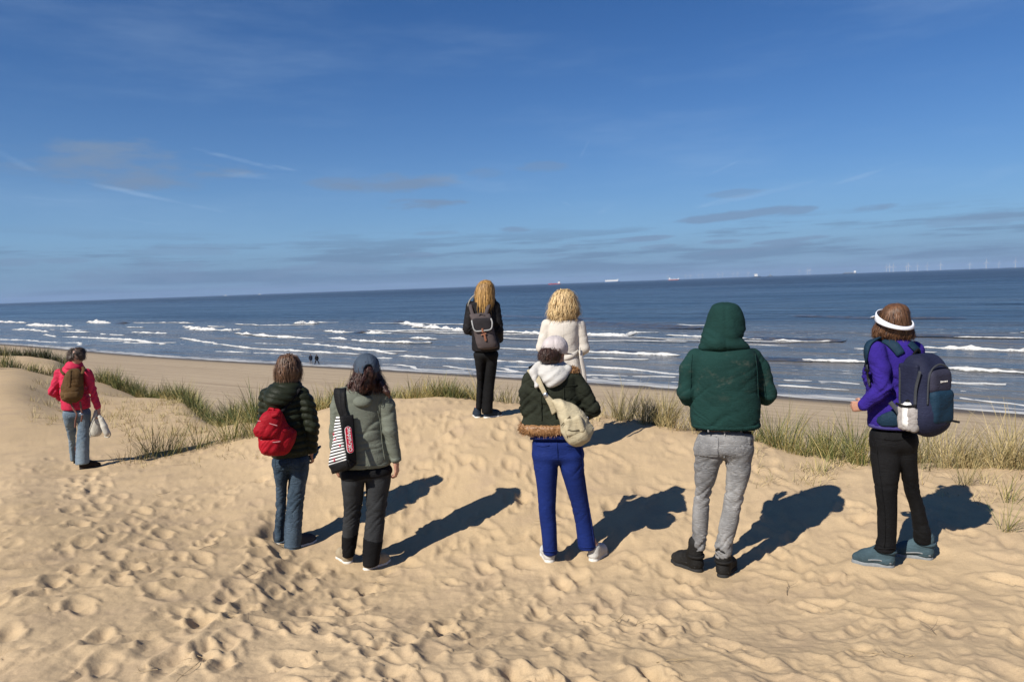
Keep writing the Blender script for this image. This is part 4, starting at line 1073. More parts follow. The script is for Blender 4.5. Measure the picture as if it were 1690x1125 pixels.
def shoe(P, key, i, L, mats, high=.10, name='shoe', sole_t=.028, wide=1.0):
    a, b, Y, ang = FEET[key][i]
    o = P.loc(unproj(a, b, Y) - P.base); ang = R(ang) - P.phi; s_, c_ = math.sin(ang), math.cos(ang); f = V3(s_, c_, 0); up = V3(0, 0, 1); sd_ = V3(c_, -s_, 0)
    q = 1 if i else -1
    up_v = Vol(o - V3(.16, .16, .03) + f * L * .5, o + V3(.16, .16, high + .10) + f * L * .5, .0055)
    w_ = wide; K = L / .28
    plan = [(o + f * .042 * K, .036 * w_), (o + f * .12 * K + sd_ * q * .004, .038 * w_), (o + f * .19 * K + sd_ * q * .006, .046 * w_), (o + f * .243 * K, .036 * w_)]
    bt_ = 1.3 if high > .13 else 1.0
    up_v.chain([(p + up * z * bt_, r * .96) for (p, r), z in zip(plan, (.045, .045, .040, .034))], .02)
    up_v.cone(o + f * .055 * K + up * .06, o + f * .05 * K + up * high, .040 if high < .13 else .047, .041 if high < .13 else .052, .03)
    up_v.cone(o + f * .075 * K + up * min(high, .13), o + f * .19 * K + up * .052 * bt_, .036, .034, .04)
    up_v.cut(lambda x, y, z: z - (o[2] + sole_t * .8))
    dsp = lambda V, N: .0022 * ridgef(V[:, 0] * 40, V[:, 1] * 40, V[:, 2] * 60)
    e = P.add(name, up_v.mesh(dsp, 1), mats[0])
    sv = Vol(o - V3(.16, .16, .03) + f * L * .5, o + V3(.16, .16, .09) + f * L * .5, .0055)
    sv.chain([(p + up * .012, r * 1.06 + .002) for p, r in plan], .01)
    sv.keep(lambda x, y, z: np.abs(z - (o[2] + sole_t * .5)) - sole_t * .5)
    P.add('sole', sv.mesh(None, 1), mats[1], e)
    if high > .13:                                       # dark outsole, padded collar, toe cap
        ov = Vol(o - V3(.16, .16, .03) + f * L * .5, o + V3(.16, .16, .09) + f * L * .5, .0055)
        ov.chain([(p + up * .005, r * 1.07 + .003) for p, r in plan], .01); ov.keep(lambda x, y, z: np.abs(z - (o[2] + .004)) - .008)
        P.add('outsole', ov.mesh(None, 1), dark_rubber, e)
        for c, r_ in ((o + f * .052 * K + up * min(high - .02, .118), .055),):
            V = [c + (f * math.cos(t) * 1.02 + sd_ * math.sin(t) * .98) * r_ for t in np.linspace(0, 2 * math.pi, 17)]
            strap(P, 'collar', V, .020, mats[0], e, .012, [tuple(f * math.cos(t) + sd_ * math.sin(t)) for t in np.linspace(0, 2 * math.pi, 17)], n=33)
        for q2 in (-1, 1):
            strap(P, 'side_seam', [o + f * .02 * K + sd_ * q2 * .042 + up * .045, o + f * .10 * K + sd_ * q2 * .047 + up * .060, o + f * .18 * K + sd_ * q2 * .052 + up * .052], .010, mats[1], e, .005, [tuple(sd_ * q2)])
    if len(mats) > 2:                                    # laces over the instep
        for t in range(4):
            c = o + f * (.105 + .024 * t) * K + up * (.098 - .014 * t + (.0 if high < .13 else .012))
            V, F = strap_mesh([c - sd_ * .026 - up * .008, c + up * .004, c + sd_ * .026 - up * .008], .006, .004, [(s_, c_, 1)], 6); mesh_obj('lace', V + P.off(P.root), F, mats[2], e)
    return e
def seam(P, pts, mat, w=.006, parent=None, nrm=(0, -1, .1), name='seam', th=.003): return strap(P, name, pts, w, mat, parent, th, [nrm])

black_cloth = cloth('black_cloth', (.012, .012, .014), .3)
dark_rubber = plain('dark_rubber', (.018, .018, .018), .75, .3)
white_rubber = plain('white_rubber', (.62, .60, .56), .6, .3)
metal = plain('buckle_metal', (.45, .44, .42), .35, .5, 1.0)
lace_m = plain('lace', (.02, .02, .025), .9, .1)

# ---------------- the man in the green hoodie
def man_hoodie():
    P = Person('man in a dark green hoodie with the hood up and washed grey jeans', 1172, 949, 5.08, .007, (1090, 480, .4441))
    hoodie = cloth('green_sweatshirt', (.013, .047, .042), .16, 240, .25, .92)
    ht = NT(hoodie.node_tree); hp = ht.n['Principled BSDF']; old = hp.inputs['Base Color'].links[0].from_socket
    ob = ht.node('ShaderNodeTexCoord').outputs['Object']; sx = ht.node('ShaderNodeSeparateXYZ'); ht.l.new(ob, sx.inputs[0])
    zone = ht.math('MULTIPLY', ht.map(sx.outputs[2], 1.22, 1.36), ht.map(sx.outputs[2], 1.62, 1.50))
    dust = ht.math('MULTIPLY', ht.map(ht.noise(ht.mapping(ob, (1, 1, 1.8), rot=(0, .5, 0)), 9, 5, .7), .53, .70), ht.math('MULTIPLY', zone, .26))
    ht.put(hp.inputs['Base Color'], ht.mix(dust, old, (.12, .115, .09)))
    jean = denim('grey_denim', (.19, .19, .195), (.58, .57, .56), .8)
    boot = cloth('boot_leather', (.022, .021, .020), .35, 120, .4, .65)
    T = P.rows([(196, 176, 304, .07, .01), (207, 155, 325, .09, .01), (222, 132, 344, .11, .005), (245, 116, 356, .125), (290, 112, 360, .138), (360, 112, 364, .148), (430, 112, 369, .148), (478, 114, 368, .144), (493, 117, 366, .138), (502, 122, 362, .130)])
    aL = [(P.p(132, 246, .0), .062), (P.p(108, 290, .0), .066), (P.p(98, 376, .0), .062), (P.p(104, 398, .03), .048), (P.p(128, 385, .24), .050)]
    aR = [(P.p(342, 246, .0), .062), (P.p(370, 290, .0), .066), (P.p(398, 378, .0), .064), (P.p(390, 396, .03), .050), (P.p(352, 378, .24), .050)]
    sh = (P.p(135, 232), P.p(345, 232))
    hd = P.p(238, 112, .03)
    BD = (hd, R(4), sh, (aL[2][0], aR[2][0]), (P.p(165, 378, .33), P.p(318, 372, .33)), ((( .6, .8, .1), (0, -.3, 1), .6), ((-.6, .8, .1), (0, -.3, 1), .6)))
    ft = fold(.0058, 2.6, 6.0, 3.1, .008, [(P.p(0, 470)[2], .09, 1.0), (P.p(0, 235)[2], .07, -.4), (P.p(0, 375)[2], .07, .3)], .55, .15)
    _, jv0 = garment(P, 'hoodie', hoodie, T, (aL, aR), (), ft, .018)
    H = P.rows([(43, 218, 262, .045, .03), (50, 200, 283, .075, .02), (66, 187, 298, .10, .02), (95, 176, 308, .118, .02), (130, 168, 309, .122, .02), (155, 163, 302, .12, .01), (175, 160, 295, .115, .0), (195, 152, 312, .115, -.005), (215, 140, 335, .10, .0)])
    v = vol([H], [], .009, .05); v.loft(H, .02, 2.1)
    fz = P.p(0, 175)[2]
    def hf(V, N):
        x, y, z = V[:, 0], V[:, 1], V[:, 2]
        return .010 * ridgef(x * 5, y * 3, z * 13 + x * 6) * np.exp(-((z - fz) / .08) ** 2) * 1.6 + .006 * ridgef(x * 8 + z * 4, y * 8, z * 6 + 3) + .007 * pnoise(x * 7, y * 7, z * 7 + 2) - .004 * np.exp(-((x - P.p(240, 100)[0]) / .006) ** 2)
    v.cut(lambda x, y, z: v.ell_d(x, y, z, hd + V3(0, .12, 0), (.075, .09, .11)))
    P.add('hood', v.mesh(hf, 1), hoodie)
    for pts in ([(352, 232), (360, 300), (364, 400)], [(118, 236), (112, 300), (111, 400)], [(170, 204), (240, 210), (312, 204)]): strap_on(P, jv0, 'seam', pts, .007, hoodie, None, .004)
    rib = P.rows([(484, 113, 370, .145), (496, 114, 369, .144), (504, 120, 364, .136)])
    cz = [P.p(0, y)[2] for y in (484, 504)]
    v = vol([rib], [], .007, .03); v.loft(rib, 0, 2.35, .012)
    P.add('waistband', v.mesh(lambda V, N: .002 * np.sin(np.arctan2(V[:, 1], V[:, 0]) * 160), 1), hoodie)
    Hp = P.rows([(505, 137, 346, .118), (540, 130, 348, .132), (580, 126, 347, .140), (615, 124, 344, .125)])
    Lg = P.rows([(610, 123, 240, .115), (640, 123, 228, .11), (690, 122, 212, .098), (740, 119, 196, .086), (790, 117, 186, .078), (860, 113, 183, .074), (930, 110, 176, .068, .02), (972, 110, 172, .066, .03)])
    Rg = P.rows([(610, 234, 345, .115), (640, 239, 342, .11), (690, 240, 332, .098), (740, 236, 318, .086), (790, 230, 303, .078), (860, 216, 291, .074), (930, 200, 276, .068, .0), (992, 197, 262, .066, .01)])
    Lg, Rg = fit(P, 'hood', Lg, Rg)
    kz = [P.p(0, y)[2] for y in (760, 640, 940, 560)]
    dj = fold(.0062, 3.6, 9, 1.7, .004, [(kz[0], .10, 1.2), (kz[1], .05, .8), (kz[2], .10, 1.3)], .75, .35)
    j, jv = garment(P, 'jeans', jean, Hp, (), (Lg, Rg), dj, .02)
    belt = strap(P, 'belt', [P.p(x, 512, dy) for x, dy in ((134, .0), (150, -.085), (195, -.118), (245, -.126), (290, -.118), (334, -.085), (348, .0))], .030, black_cloth, j, .012, [(-1, .2, 0), (-.6, -.8, 0), (-.2, -1, 0), (0, -1, 0), (.2, -1, 0), (.6, -.8, 0), (1, .2, 0)])
    for x, dy in ((178, -.118), (236, -.134), (300, -.122)): strap(P, 'belt_loop', [P.p(x, 502, dy), P.p(x, 524, dy - .006)], .012, jean, j, .006)
    for x0, x1 in ((140, 215), (262, 335)):              # back pockets
        c = (x0 + x1) / 2
        v = vol([], [P.p(x0, 545, -.13), P.p(x1, 610, -.13)], .008, .05); q = P.p(c, 578, -.112)
        v.box(q, ((x1 - x0) / 2 / 540, .030, .075), .014, 0)
        v.F = np.maximum(v.F, np.abs(_res(jv, v)) - .006)
        P.add('back_pocket', v.mesh(None, 1), jean, j)
    strap(P, 'patch', [P.p(308, 527, -.132), P.p(338, 527, -.110)], .022, black_cloth, j, .005, [(.3, -1, 0)])
    seam(P, [P.p(239, 520, -.136), P.p(238, 570, -.150), P.p(237, 622, -.142)], jean, .008, j)
    body(P, *BD, Hp, Lg, Rg, 'hood')
    for i in (0, 1): shoe(P, 'hood', i, .285, (boot, dark_rubber, lace_m), .21, 'boot', .034, 1.1)
    return P
def _res(src, dst):
    """sample one field on another's grid"""
    g = np.stack(np.meshgrid(*dst.ax, indexing='ij'), -1).reshape(-1, 3)
    return src.sample(g).reshape(dst.F.shape)

# ---------------- woman with visor and big backpack, far right
def woman_pack():
    P = Person('woman at far right in a white visor, violet fleece and black trousers', 1484, 932, 4.84, .007, (1380, 480, .4269))
    fleece = cloth('violet_fleece', (.040, .022, .25), .16, 110, .8, .98)
    hem = cloth('fleece_hem', (.075, .065, .26), .15)
    trous = cloth('black_trousers', (.010, .010, .011), .35, 220, .3, .8)
    bootm = cloth('teal_suede', (.070, .115, .140), .22, 140, .3, .9)
    grey = plain('grey_midsole', (.20, .215, .225), .7, .3)
    ya = R(-50)
    T = P.rows([(176, 192, 258, .055, .0), (186, 168, 280, .075), (202, 142, 305, .10), (240, 122, 322, .12), (300, 98, 320, .135), (330, 92, 318, .138), (370, 104, 312, .138), (430, 114, 310, .138), (490, 117, 312, .142), (525, 119, 312, .138)])
    aL = [(P.p(152, 230, -.05), .064), (P.p(168, 300, -.095), .062), (P.p(182, 374, -.13), .060), (P.p(108, 441, -.06), .043)]
    aR = [(P.p(300, 232, .08), .066), (P.p(300, 372, .17), .06), (P.p(250, 385, .30), .046)]
    hd = P.p(214, 122, .0)
    BD = (hd, R(-48), (P.p(165, 225, -.04), P.p(285, 225, .06)), (aL[2][0], aR[1][0]), (P.p(106, 446, -.05), P.p(250, 380, .36)), (((-.85, .55, -.12), (.5, .8, -.1), 1.4), ((-1, -.1, 0), (.2, -.6, .5), .8)))
    _, jv0 = garment(P, 'fleece', fleece, T, (aL, aR), (), fold(.009, 4, 8, 6.2, .006, [(P.p(0, 375)[2], .08, .7)], .5, .5), .018)
    C = P.rows([(168, 182, 262, .060, .0), (186, 180, 268, .072, .0)]); v = vol([C], [], .008, .04); v.loft(C, 0, 2.1, .012); P.add('collar', v.mesh(), fleece)
    B = P.rows([(508, 116, 313, .144), (528, 118, 312, .141)]); v = vol([B], [], .008, .04); v.loft(B, 0, 2.35, .012); P.add('hem_band', v.mesh(), hem)
    Hp = P.rows([(522, 122, 316, .130), (560, 121, 320, .14), (620, 123, 317, .128)])
    Lg = P.rows([(640, 124, 262, .125), (700, 132, 252, .115), (770, 142, 243, .102), (850, 152, 241, .092), (930, 152, 240, .085), (985, 144, 236, .088), (1003, 140, 233, .088)])
    Rg = P.rows([(620, 225, 318, .12, .04), (700, 246, 320, .11, .05), (770, 258, 330, .10, .07), (850, 282, 350, .09, .09), (930, 292, 370, .085, .10), (978, 296, 376, .085, .10)])
    Lg, Rg = fit(P, 'pack', Lg, Rg)
    kz = [P.p(0, y)[2] for y in (770, 960)]
    j, jv = garment(P, 'trousers', trous, Hp, (), (Lg, Rg), fold(.0040, 3, 6, 2.2, .004, [(kz[0], .10, 1.0), (kz[1], .08, .8)], .7, -.4), .03)
    body(P, *BD, Hp, Lg, Rg, 'pack')
    strap_on(P, jv, 'side_seam', [(150, 545), (160, 650), (178, 780), (190, 900), (186, 990)], .006, trous, j, .004)
    strap_on(P, jv, 'pocket_seam', [(185, 570), (225, 576), (262, 570)], .008, trous, j, .004); strap_on(P, jv, 'hem', [(146, 992), (188, 996), (230, 992)], .010, trous, j, .005)
    for i in (0, 1): shoe(P, 'pack', i, .262, (bootm, grey, lace_m), .15, 'boot', .034, .97)
    # hair: a chin-length wavy bob, visor across it
    Hh = P.rows([(49, 210, 250, .05, .01), (58, 192, 268, .085, .0), (80, 176, 280, .105), (110, 166, 282, .112), (135, 150, 286, .110), (158, 138, 296, .105), (176, 138, 299, .095), (188, 152, 292, .075)])
    v = vol([Hh], [], .009, .06); v.loft(Hh, .02, 2.1); v.cut(lambda x, y, z: v.ell_d(x, y, z, hd + V3(-.10, .105, -.02), (.065, .075, .10)))
    hair(P, v, hair_mat('auburn_hair', (.045, .020, .010), (.22, .105, .05)), 640, .012, 8, .0042, .02, lift=.006, fringe=.003)
    vis = plain('white_visor_cloth', (.72, .74, .80), .8, .2)
    bp = [P.p(x, y, d) for x, y, d in ((176, 74, .03), (172, 84, -.05), (190, 98, -.098), (215, 113, -.119), (242, 126, -.112), (268, 131, -.076), (284, 132, -.01), (283, 128, .06))]
    nn = [(-1, .1, .3), (-.8, -.5, .2), (-.4, -1, .1), (0, -1, .1), (.4, -1, .05), (.8, -.7, 0), (1, -.1, 0), (.8, .5, 0)]
    t = P.thing('visor', 'white sun visor with its band round the auburn hair', 'visor', bp[2])
    hy = R(-48); fv = V3(math.sin(hy), math.cos(hy), 0); sv = V3(math.cos(hy), -math.sin(hy), 0); V = []; F = []; n = 56; hc = hd + V3(.004, -.002, 0) - fv * .019
    for k in range(n):
        a = 2 * math.pi * k / n; c = math.cos(a); w_ = .008 + .018 * max(0, .5 + .5 * c) ** 1.2; z = .012 + .046 * c
        for q, g in ((-1, 0), (-.8, .004), (.8, .004), (1, 0)): V.append(hc + (fv * c * .101 + sv * math.sin(a) * .119) * (1 + g / .13 - .06 * max(0, q) ) + V3(0, 0, z + q * w_))
    for k in range(n):
        for q in range(3): F.append((k * 4 + q, ((k + 1) % n) * 4 + q, ((k + 1) % n) * 4 + q + 1, k * 4 + q + 1))
    bo = mesh_obj('band', np.array(V) + P.off(t), F, vis, t); sm = bo.modifiers.new('thickness', 'SOLIDIFY'); sm.thickness = .005
    v = vol([], [hd - .25, hd + .25], .007, .02); c0 = hc + fv * .108 + V3(0, 0, .046); v.ell(c0, (.075, .072, .040), 0, yaw=hy)
    v.keep(lambda x, y, z: np.abs((z - c0[2]) + .30 * ((x - c0[0]) * fv[0] + (y - c0[1]) * fv[1]) + 1.2 * ((x - c0[0]) * sv[0] + (y - c0[1]) * sv[1]) ** 2) - .0045); v.cut(lambda x, y, z: v.ell_d(x, y, z, hc, (.118, .118, .2)))
    P.add('brim', v.mesh(), vis, t)
    # ---- the pack
    P.z = (1390, 490, .2222)
    navy = cloth('navy_ripstop', (.022, .026, .058), .18, 200, .3, .7); teal = cloth('teal_nylon', (.012, .036, .066), .2, 200, .3, .65)
    slate = cloth('slate_purple', (.040, .040, .066), .15, 200, .3, .7); strapm = cloth('strap_grey', (.060, .065, .075), .2, 200, .3, .8)
    C = P.p(612, 715, -.20); f = V3(math.sin(ya), math.cos(ya), 0); o = -f; l = V3(math.cos(ya), -math.sin(ya), 0); up = V3(0, 0, 1)
    th = P.thing('backpack', 'large navy and teal hiking backpack on the woman in violet at far right', 'backpack', C)
    v = Vol(C - .42, C + .42, .009)
    v.box(C - up * .02, (.132, .098, .215), .07, .03, yaw=ya); v.box(C + up * .10 - o * .015, (.120, .082, .15), .07, .05, yaw=ya); v.ell(C - up * .12 + o * .03, (.135, .105, .15), .06, yaw=ya)
    P.add('main_bag', v.mesh(fold(.006, 6, 7, 1.2, .003), 1), navy, th)
    def blob(name, c, half, rd, mat, par=th, dd=.004):
        v = Vol(np.array(c) - max(half) - .06, np.array(c) + max(half) + .06, .008); v.box(c, half, rd, 0, yaw=ya); return P.add(name, v.mesh(fold(dd, 7, 8, c[0] * 9), 1), mat, par)
    up_p = blob('lid_pocket', C + o * .082 + up * .085 + l * .004, (.098, .045, .080), .042, slate)
    lo_p = blob('front_pocket', C + o * .092 - up * .075 + l * .01, (.098, .050, .115), .045, teal)
    ar = [C + o * .105 + l * q + up * z for q, z in ((-.105, -.05), (-.100, .08), (-.07, .165), (0, .195), (.07, .165), (.1, .08))]
    strap(P, 'zip', ar, .012, strapm, up_p, .006, [tuple(o + up * .3)])
    blob('side_panel', C - l * .128 + up * .05 - o * .01, (.014, .070, .15), .012, navy, th)
    strap(P, 'compression_strap', [C - l * .142 + o * .08 + up * .16, C - l * .150 + o * .055 + up * .02, C - l * .148 + o * .05 - up * .14], .020, strapm, th, .006, [tuple(-l)])
    strap(P, 'side_zip', [C - l * .140 - o * .065 + up * .17, C - l * .148 - o * .06 - up * .02, C - l * .146 - o * .05 - up * .14], .014, strapm, th, .006, [tuple(-l)])
    # mesh pocket with a bottle in it
    meshm = cloth('pocket_mesh', (.40, .37, .355), .35, 90, .6, .85)
    pk = C - l * .138 - up * .145 - o * .005
    v = Vol(pk - .14, pk + .14, .007); v.box(pk, (.030, .070, .085), .028, 0, yaw=ya)
    P.add('mesh_pocket', v.mesh(fold(.006, 12, 14, 4.), 1), meshm, th)
    bt = plain('white_bottle', (.75, .75, .73), .35, .5)
    bo = P.thing('bottle', 'white bottle standing in the side pocket of the navy pack', 'bottle', pk + up * .04)
    v = Vol(pk - .16, pk + V3(.16, .16, .2), .006); v.cone(pk - up * .03 - l * .002, pk + up * .070 - l * .002, .036, .036, 0); P.add('flask', v.mesh(), bt, bo)
    v = Vol(pk + up * .1 - .06, pk + up * .1 + .08, .005); v.cone(pk + up * .096 - l * .002, pk + up * .104 - l * .002, .016, .016, 0); P.add('cap', v.mesh(), black_cloth, bo)
    strap(P, 'pocket_rim', [pk + up * .085 - l * .02 - o * .072, pk + up * .078 - l * .037, pk + up * .09 - l * .02 + o * .072], .016, black_cloth, th, .008, [tuple(-l)])
    # shoulder straps, hip wing, loose tails
    strap_on(P, jv0, 'shoulder_strap', [(436, 425, -.12), (400, 375, -.10), (345, 328, -.05), (280, 308, -.02), (222, 322, -.06), (186, 365, -.1), (176, 440, -.12), (181, 520, -.13)], [.056, .062, .064, .064, .060, .052, .040, .034], teal, th, .014, .006)
    strap_on(P, jv0, 'strap_tail', [(181, 505, -.13), (188, 560, -.135), (202, 655, -.14)], [.034, .030, .022], strapm, th, .006, .010)
    strap_on(P, jv0, 'strap_buckle', [(170, 540), (198, 548)], .020, black_cloth, th, .010, .012)
    strap_on(P, jv0, 'shoulder_strap', [(575, 415, -.06), (535, 372, -.02), (500, 340, .03)], .055, teal, th, .014, .006)
    strap_on(P, jv0, 'hip_belt', [(500, 900, -.17), (430, 895), (360, 905), (290, 915), (262, 905)], [.115, .11, .10, .075, .035], teal, th, .014, .006)
    strap(P, 'hip_strap', [P.p(x, y, d) for x, y, d in ((355, 780, -.165), (400, 830, -.195), (450, 900, -.235), (520, 960, -.27))], .030, strapm, th, .007, [(-.3, -1, .1)])
    strap(P, 'haul_loop', [C + up * .245 - l * .03 - o * .06, C + up * .275 - o * .05, C + up * .245 + l * .03 - o * .06], .018, black_cloth, th, .008, [tuple(o)])
    strap(P, 'tail', [C + o * .14 - up * .16 + l * .06, C + o * .165 - up * .17 + l * .10], .014, black_cloth, th, .006, [tuple(o)])
    for q in range(5): strap(P, 'logo', [C + o * .1285 + up * .088 + l * (-.022 + q * .013), C + o * .1285 + up * .088 + l * (-.014 + q * .013)], .010 if q else .014, white_rubber, up_p, .003, [tuple(o)], n=3)
    return P

# ---------------- woman with cap, fur-edged jacket and blue trousers
def woman_blue():
    P = Person('woman in white cap, dark jacket with fur hem and bright blue trousers', 938, 930, 5.46, .007, (830, 530, .3731))
    jk = cloth('dark_olive_cotton', (.026, .030, .020), .3, 220, .35, .85)
    fur_m = hair_mat('fur_trim', (.20, .090, .035), (.44, .24, .105))
    pant = cloth('royal_blue', (.011, .028, .165), .12, 260, .2, .75)
    white = cloth('white_knit', (.66, .64, .61), .08, 200, .3, .9)
    shoem = cloth('white_shoe', (.70, .68, .64), .12, 120, .3, .6)
    T = P.rows([(208, 165, 285, .075, .02), (222, 130, 312, .10, .02), (245, 108, 326, .125), (300, 100, 332, .138), (350, 98, 346, .145), (410, 90, 356, .148), (450, 80, 354, .152), (470, 78, 354, .152)])
    aL = [(P.p(122, 258, .0), .062), (P.p(108, 310, -.01), .060), (P.p(107, 385, -.02), .055), (P.p(150, 400, .20), .045)]
    aR = [(P.p(312, 252, .0), .064), (P.p(350, 310, -.02), .064), (P.p(400, 388, -.05), .056), (P.p(345, 425, .15), .046)]
    hd = P.p(225, 135, .01)
    BD = (hd, R(38), (P.p(135, 250), P.p(310, 250)), (aL[2][0], aR[2][0]), (P.p(170, 400, .28), P.p(318, 428, .22)), (((.7, .7, .1), (0, -.3, 1), .6), ((-.8, .6, .1), (0, -.3, 1), .6)))
    _, jv0 = garment(P, 'jacket', jk, T, (aL, aR), (), fold(.0095, 4.5, 9, 8.3, .006, [(P.p(0, 390)[2], .08, .7)], .6, .3), .018)
    for pts in ([(120, 285, -.115), (180, 292, -.142), (230, 290, -.15), (290, 286, -.145), (330, 282, -.11)], [(172, 292, -.138), (168, 370, -.142), (172, 440, -.14)], [(268, 290, -.148), (270, 330, -.15), (268, 360, -.15)]):
        strap_on(P, jv0, 'seam', pts, .007, jk, None, .004)
    # shaggy fur along the hem and a strip at the collar
    def fur(rows, nm):
        v = vol([rows], [], .008, .06); v.loft(rows, 0, 2.35, .02)
        VV, Q = v.mesh(lambda V, N: .008 * ridgef(V[:, 0] * 40, V[:, 1] * 40, V[:, 2] * 40), 1)
        r = np.random.RandomState(4); k = r.choice(len(VV), min(1500, len(VV) * 2)); S = VV[k]; N = v.grad(S)
        d = N + r.normal(size=N.shape) * .5 + [0, 0, -.55]; d /= np.linalg.norm(d, axis=1)[:, None]; b = np.cross(d, r.normal(size=d.shape)); b /= np.linalg.norm(b, axis=1)[:, None]
        L = r.uniform(.010, .024, len(S))[:, None]
        ex = np.stack([S - b * .0028, S + b * .0028, S + d * L + b * .0008, S + d * L - b * .0008], 1).reshape(-1, 3)
        q = len(VV) + np.arange(len(S) * 4).reshape(-1, 4)
        ob = P.add(nm, (np.concatenate([VV, ex]), np.concatenate([Q, q])), fur_m); set_attr(ob, 'strand', np.concatenate([r.uniform(.1, .7, len(VV)), np.repeat(r.uniform(0, 1, len(S)), 4)]))
    fur(P.rows([(446, 78, 350, .158), (462, 73, 354, .166), (480, 74, 352, .162), (489, 80, 348, .150)]), 'fur_hem')
    fur(P.rows([(208, 265, 325, .05, .0), (220, 262, 332, .05, .0), (230, 268, 330, .045, .0)]), 'fur_collar')
    S = P.rows([(480, 136, 346, .135), (506, 134, 348, .132)]); v = vol([S], [], .009, .04); v.loft(S, 0, 2.3, .012); P.add('shirt', v.mesh(fold(.003, 5, 12), 1), white)
    Hp = P.rows([(496, 124, 354, .125), (540, 123, 357, .138), (590, 125, 359, .138), (622, 130, 359, .118)])
    Lg = P.rows([(630, 131, 248, .13), (700, 142, 243, .118), (760, 149, 240, .10), (830, 154, 238, .090), (900, 162, 240, .084), (960, 168, 243, .086), (1028, 174, 247, .092, .02)])
    Rg = P.rows([(630, 246, 362, .13), (700, 266, 368, .118), (760, 283, 377, .10), (830, 302, 388, .090), (900, 317, 400, .084, .02), (960, 325, 410, .086, .03), (1008, 330, 417, .092, .04)])
    Lg, Rg = fit(P, 'blue', Lg, Rg)
    j, jv_ = garment(P, 'trousers', pant, Hp, (), (Lg, Rg), fold(0.0031, 4, 7, 5.7, .004, [(P.p(0, 655)[2], .05, .9), (P.p(0, 800)[2], .1, .4)], .5, .5), .02)
    strap(P, 'waistband', [P.p(x, 510, d) for x, d in ((122, .02), (140, -.085), (190, -.13), (240, -.14), (300, -.128), (345, -.07), (358, .02))], .05, pant, j, .008, [(-1, 0, 0), (-.6, -.8, 0), (-.2, -1, 0), (0, -1, 0), (.2, -1, 0), (.7, -.7, 0), (1, 0, 0)])
    body(P, *BD, Hp, Lg, Rg, 'blue')
    strap_on(P, jv_, 'seam', [(238, 520), (240, 570), (244, 622)], .006, pant, j, .004)
    strap_on(P, jv_, 'seam', [(335, 512), (350, 600), (362, 700), (385, 850), (405, 990)], .006, pant, j, .004)
    strap_on(P, jv_, 'hem', [(177, 1014), (205, 1018), (240, 1014)], .010, pant, j, .005); strap_on(P, jv_, 'hem', [(334, 996), (370, 1000), (410, 996)], .010, pant, j, .005)
    for x0, x1 in ((150, 205), (280, 335)): strap_on(P, jv_, 'pocket_seam', [(x0, 548), ((x0 + x1) / 2, 552), (x1, 548)], .007, pant, j, .004)
    for i in (0, 1): shoe(P, 'blue', i, .265, (shoem, white_rubber, white_rubber), .095, 'shoe', .036)
    # white hood lying on the back and shoulders
    Hd = P.rows([(183, 172, 250, .085, .0), (200, 148, 272, .11, -.01), (222, 142, 290, .125, -.03), (245, 158, 284, .11, -.065), (268, 178, 262, .075, -.10), (290, 190, 232, .045, -.125)])
    v = vol([Hd], [], .008, .06); v.loft(Hd, .02, 2.1)
    v.cone(P.p(135, 225, -.09), P.p(160, 195, -.02), .026, .03, .03); v.cone(P.p(135, 225, -.095), P.p(150, 285, -.135), .020, .016, .02)
    v.cone(P.p(285, 212, -.04), P.p(250, 190, .03), .03, .03, .03)
    def hf(V, N): return .010 * ridgef(V[:, 0] * 5 + 2, V[:, 1] * 5, (V[:, 2] * .9 - V[:, 0] * .55) * 17) - .003
    P.add('white_hood', v.mesh(hf, 1), white)
    # hair gathered in a low bun
    Hh = P.rows([(100, 196, 272, .07, .0), (118, 172, 272, .10, -.005), (140, 160, 262, .105, -.02), (160, 158, 258, .095, -.03), (178, 168, 252, .08, -.03), (194, 190, 240, .05, -.02)])
    v = vol([Hh], [], .008, .06); v.loft(Hh, .02, 2.1); v.ell(P.p(190, 152, -.085), (.048, .045, .055), .03)
    hair(P, v, hair_mat('dark_brown_bun', (.016, .008, .006), (.085, .038, .026)), 260, .008, 7, .004, -.01, .5, fringe=.004, lift=.010)
    # cap
    capm = cloth('white_cap_cotton', (.66, .59, .585), .12, 200, .3, .85, blot=14)
    cc = P.p(230, 118, .0); t = P.thing('cap', 'pinkish white baseball cap on the woman in blue trousers', 'cap', cc)
    v = Vol(cc - .2, cc + .2, .0075); v.ell(cc, (.094, .108, .094), 0, yaw=R(38)); cs = .42
    v.cut(lambda x, y, z: (z - cc[2]) + .030 + .22 * (x - cc[0]) - .45 * 0)
    def cf(V, N):
        a = np.arctan2(V[:, 0] - cc[0], V[:, 1] - cc[1]); return -.0035 * np.exp(-(np.sin(a * 3) / .10) ** 2) + .002 * pnoise(V[:, 0] * 20, V[:, 1] * 20, V[:, 2] * 20)
    P.add('crown', v.mesh(cf, 1), capm, t)
    v = Vol(cc - .25, cc + .25, .007); f2 = V3(math.sin(R(40)), math.cos(R(40)), 0); c0 = cc + f2 * .10 - V3(0, 0, .045); v.ell(c0, (.075, .095, .035), 0, yaw=R(40))
    v.keep(lambda x, y, z: np.abs(z - c0[2] + .25 * ((x - c0[0]) * f2[0] + (y - c0[1]) * f2[1]) + 1.6 * ((x - c0[0]) * f2[1] - (y - c0[1]) * f2[0]) ** 2) - .004); v.cut(lambda x, y, z: v.ell_d(x, y, z, cc, (.088, .10, .12)))
    P.add('brim', v.mesh(), capm, t)
    # ---- the slouchy cream bag
    P.z = (840, 540, .18661)
    cream = cloth('cream_canvas', (.58, .50, .335), .12, 180, .4, .9, blot=8)
    C = P.p(590, 850, -.215); th = P.thing('shoulder_bag', 'slouchy cream canvas bag with a wide strap across the back of the woman in blue', 'bag', C)
    v = Vol(C - .3, C + .3, .008); up = V3(0, 0, 1)
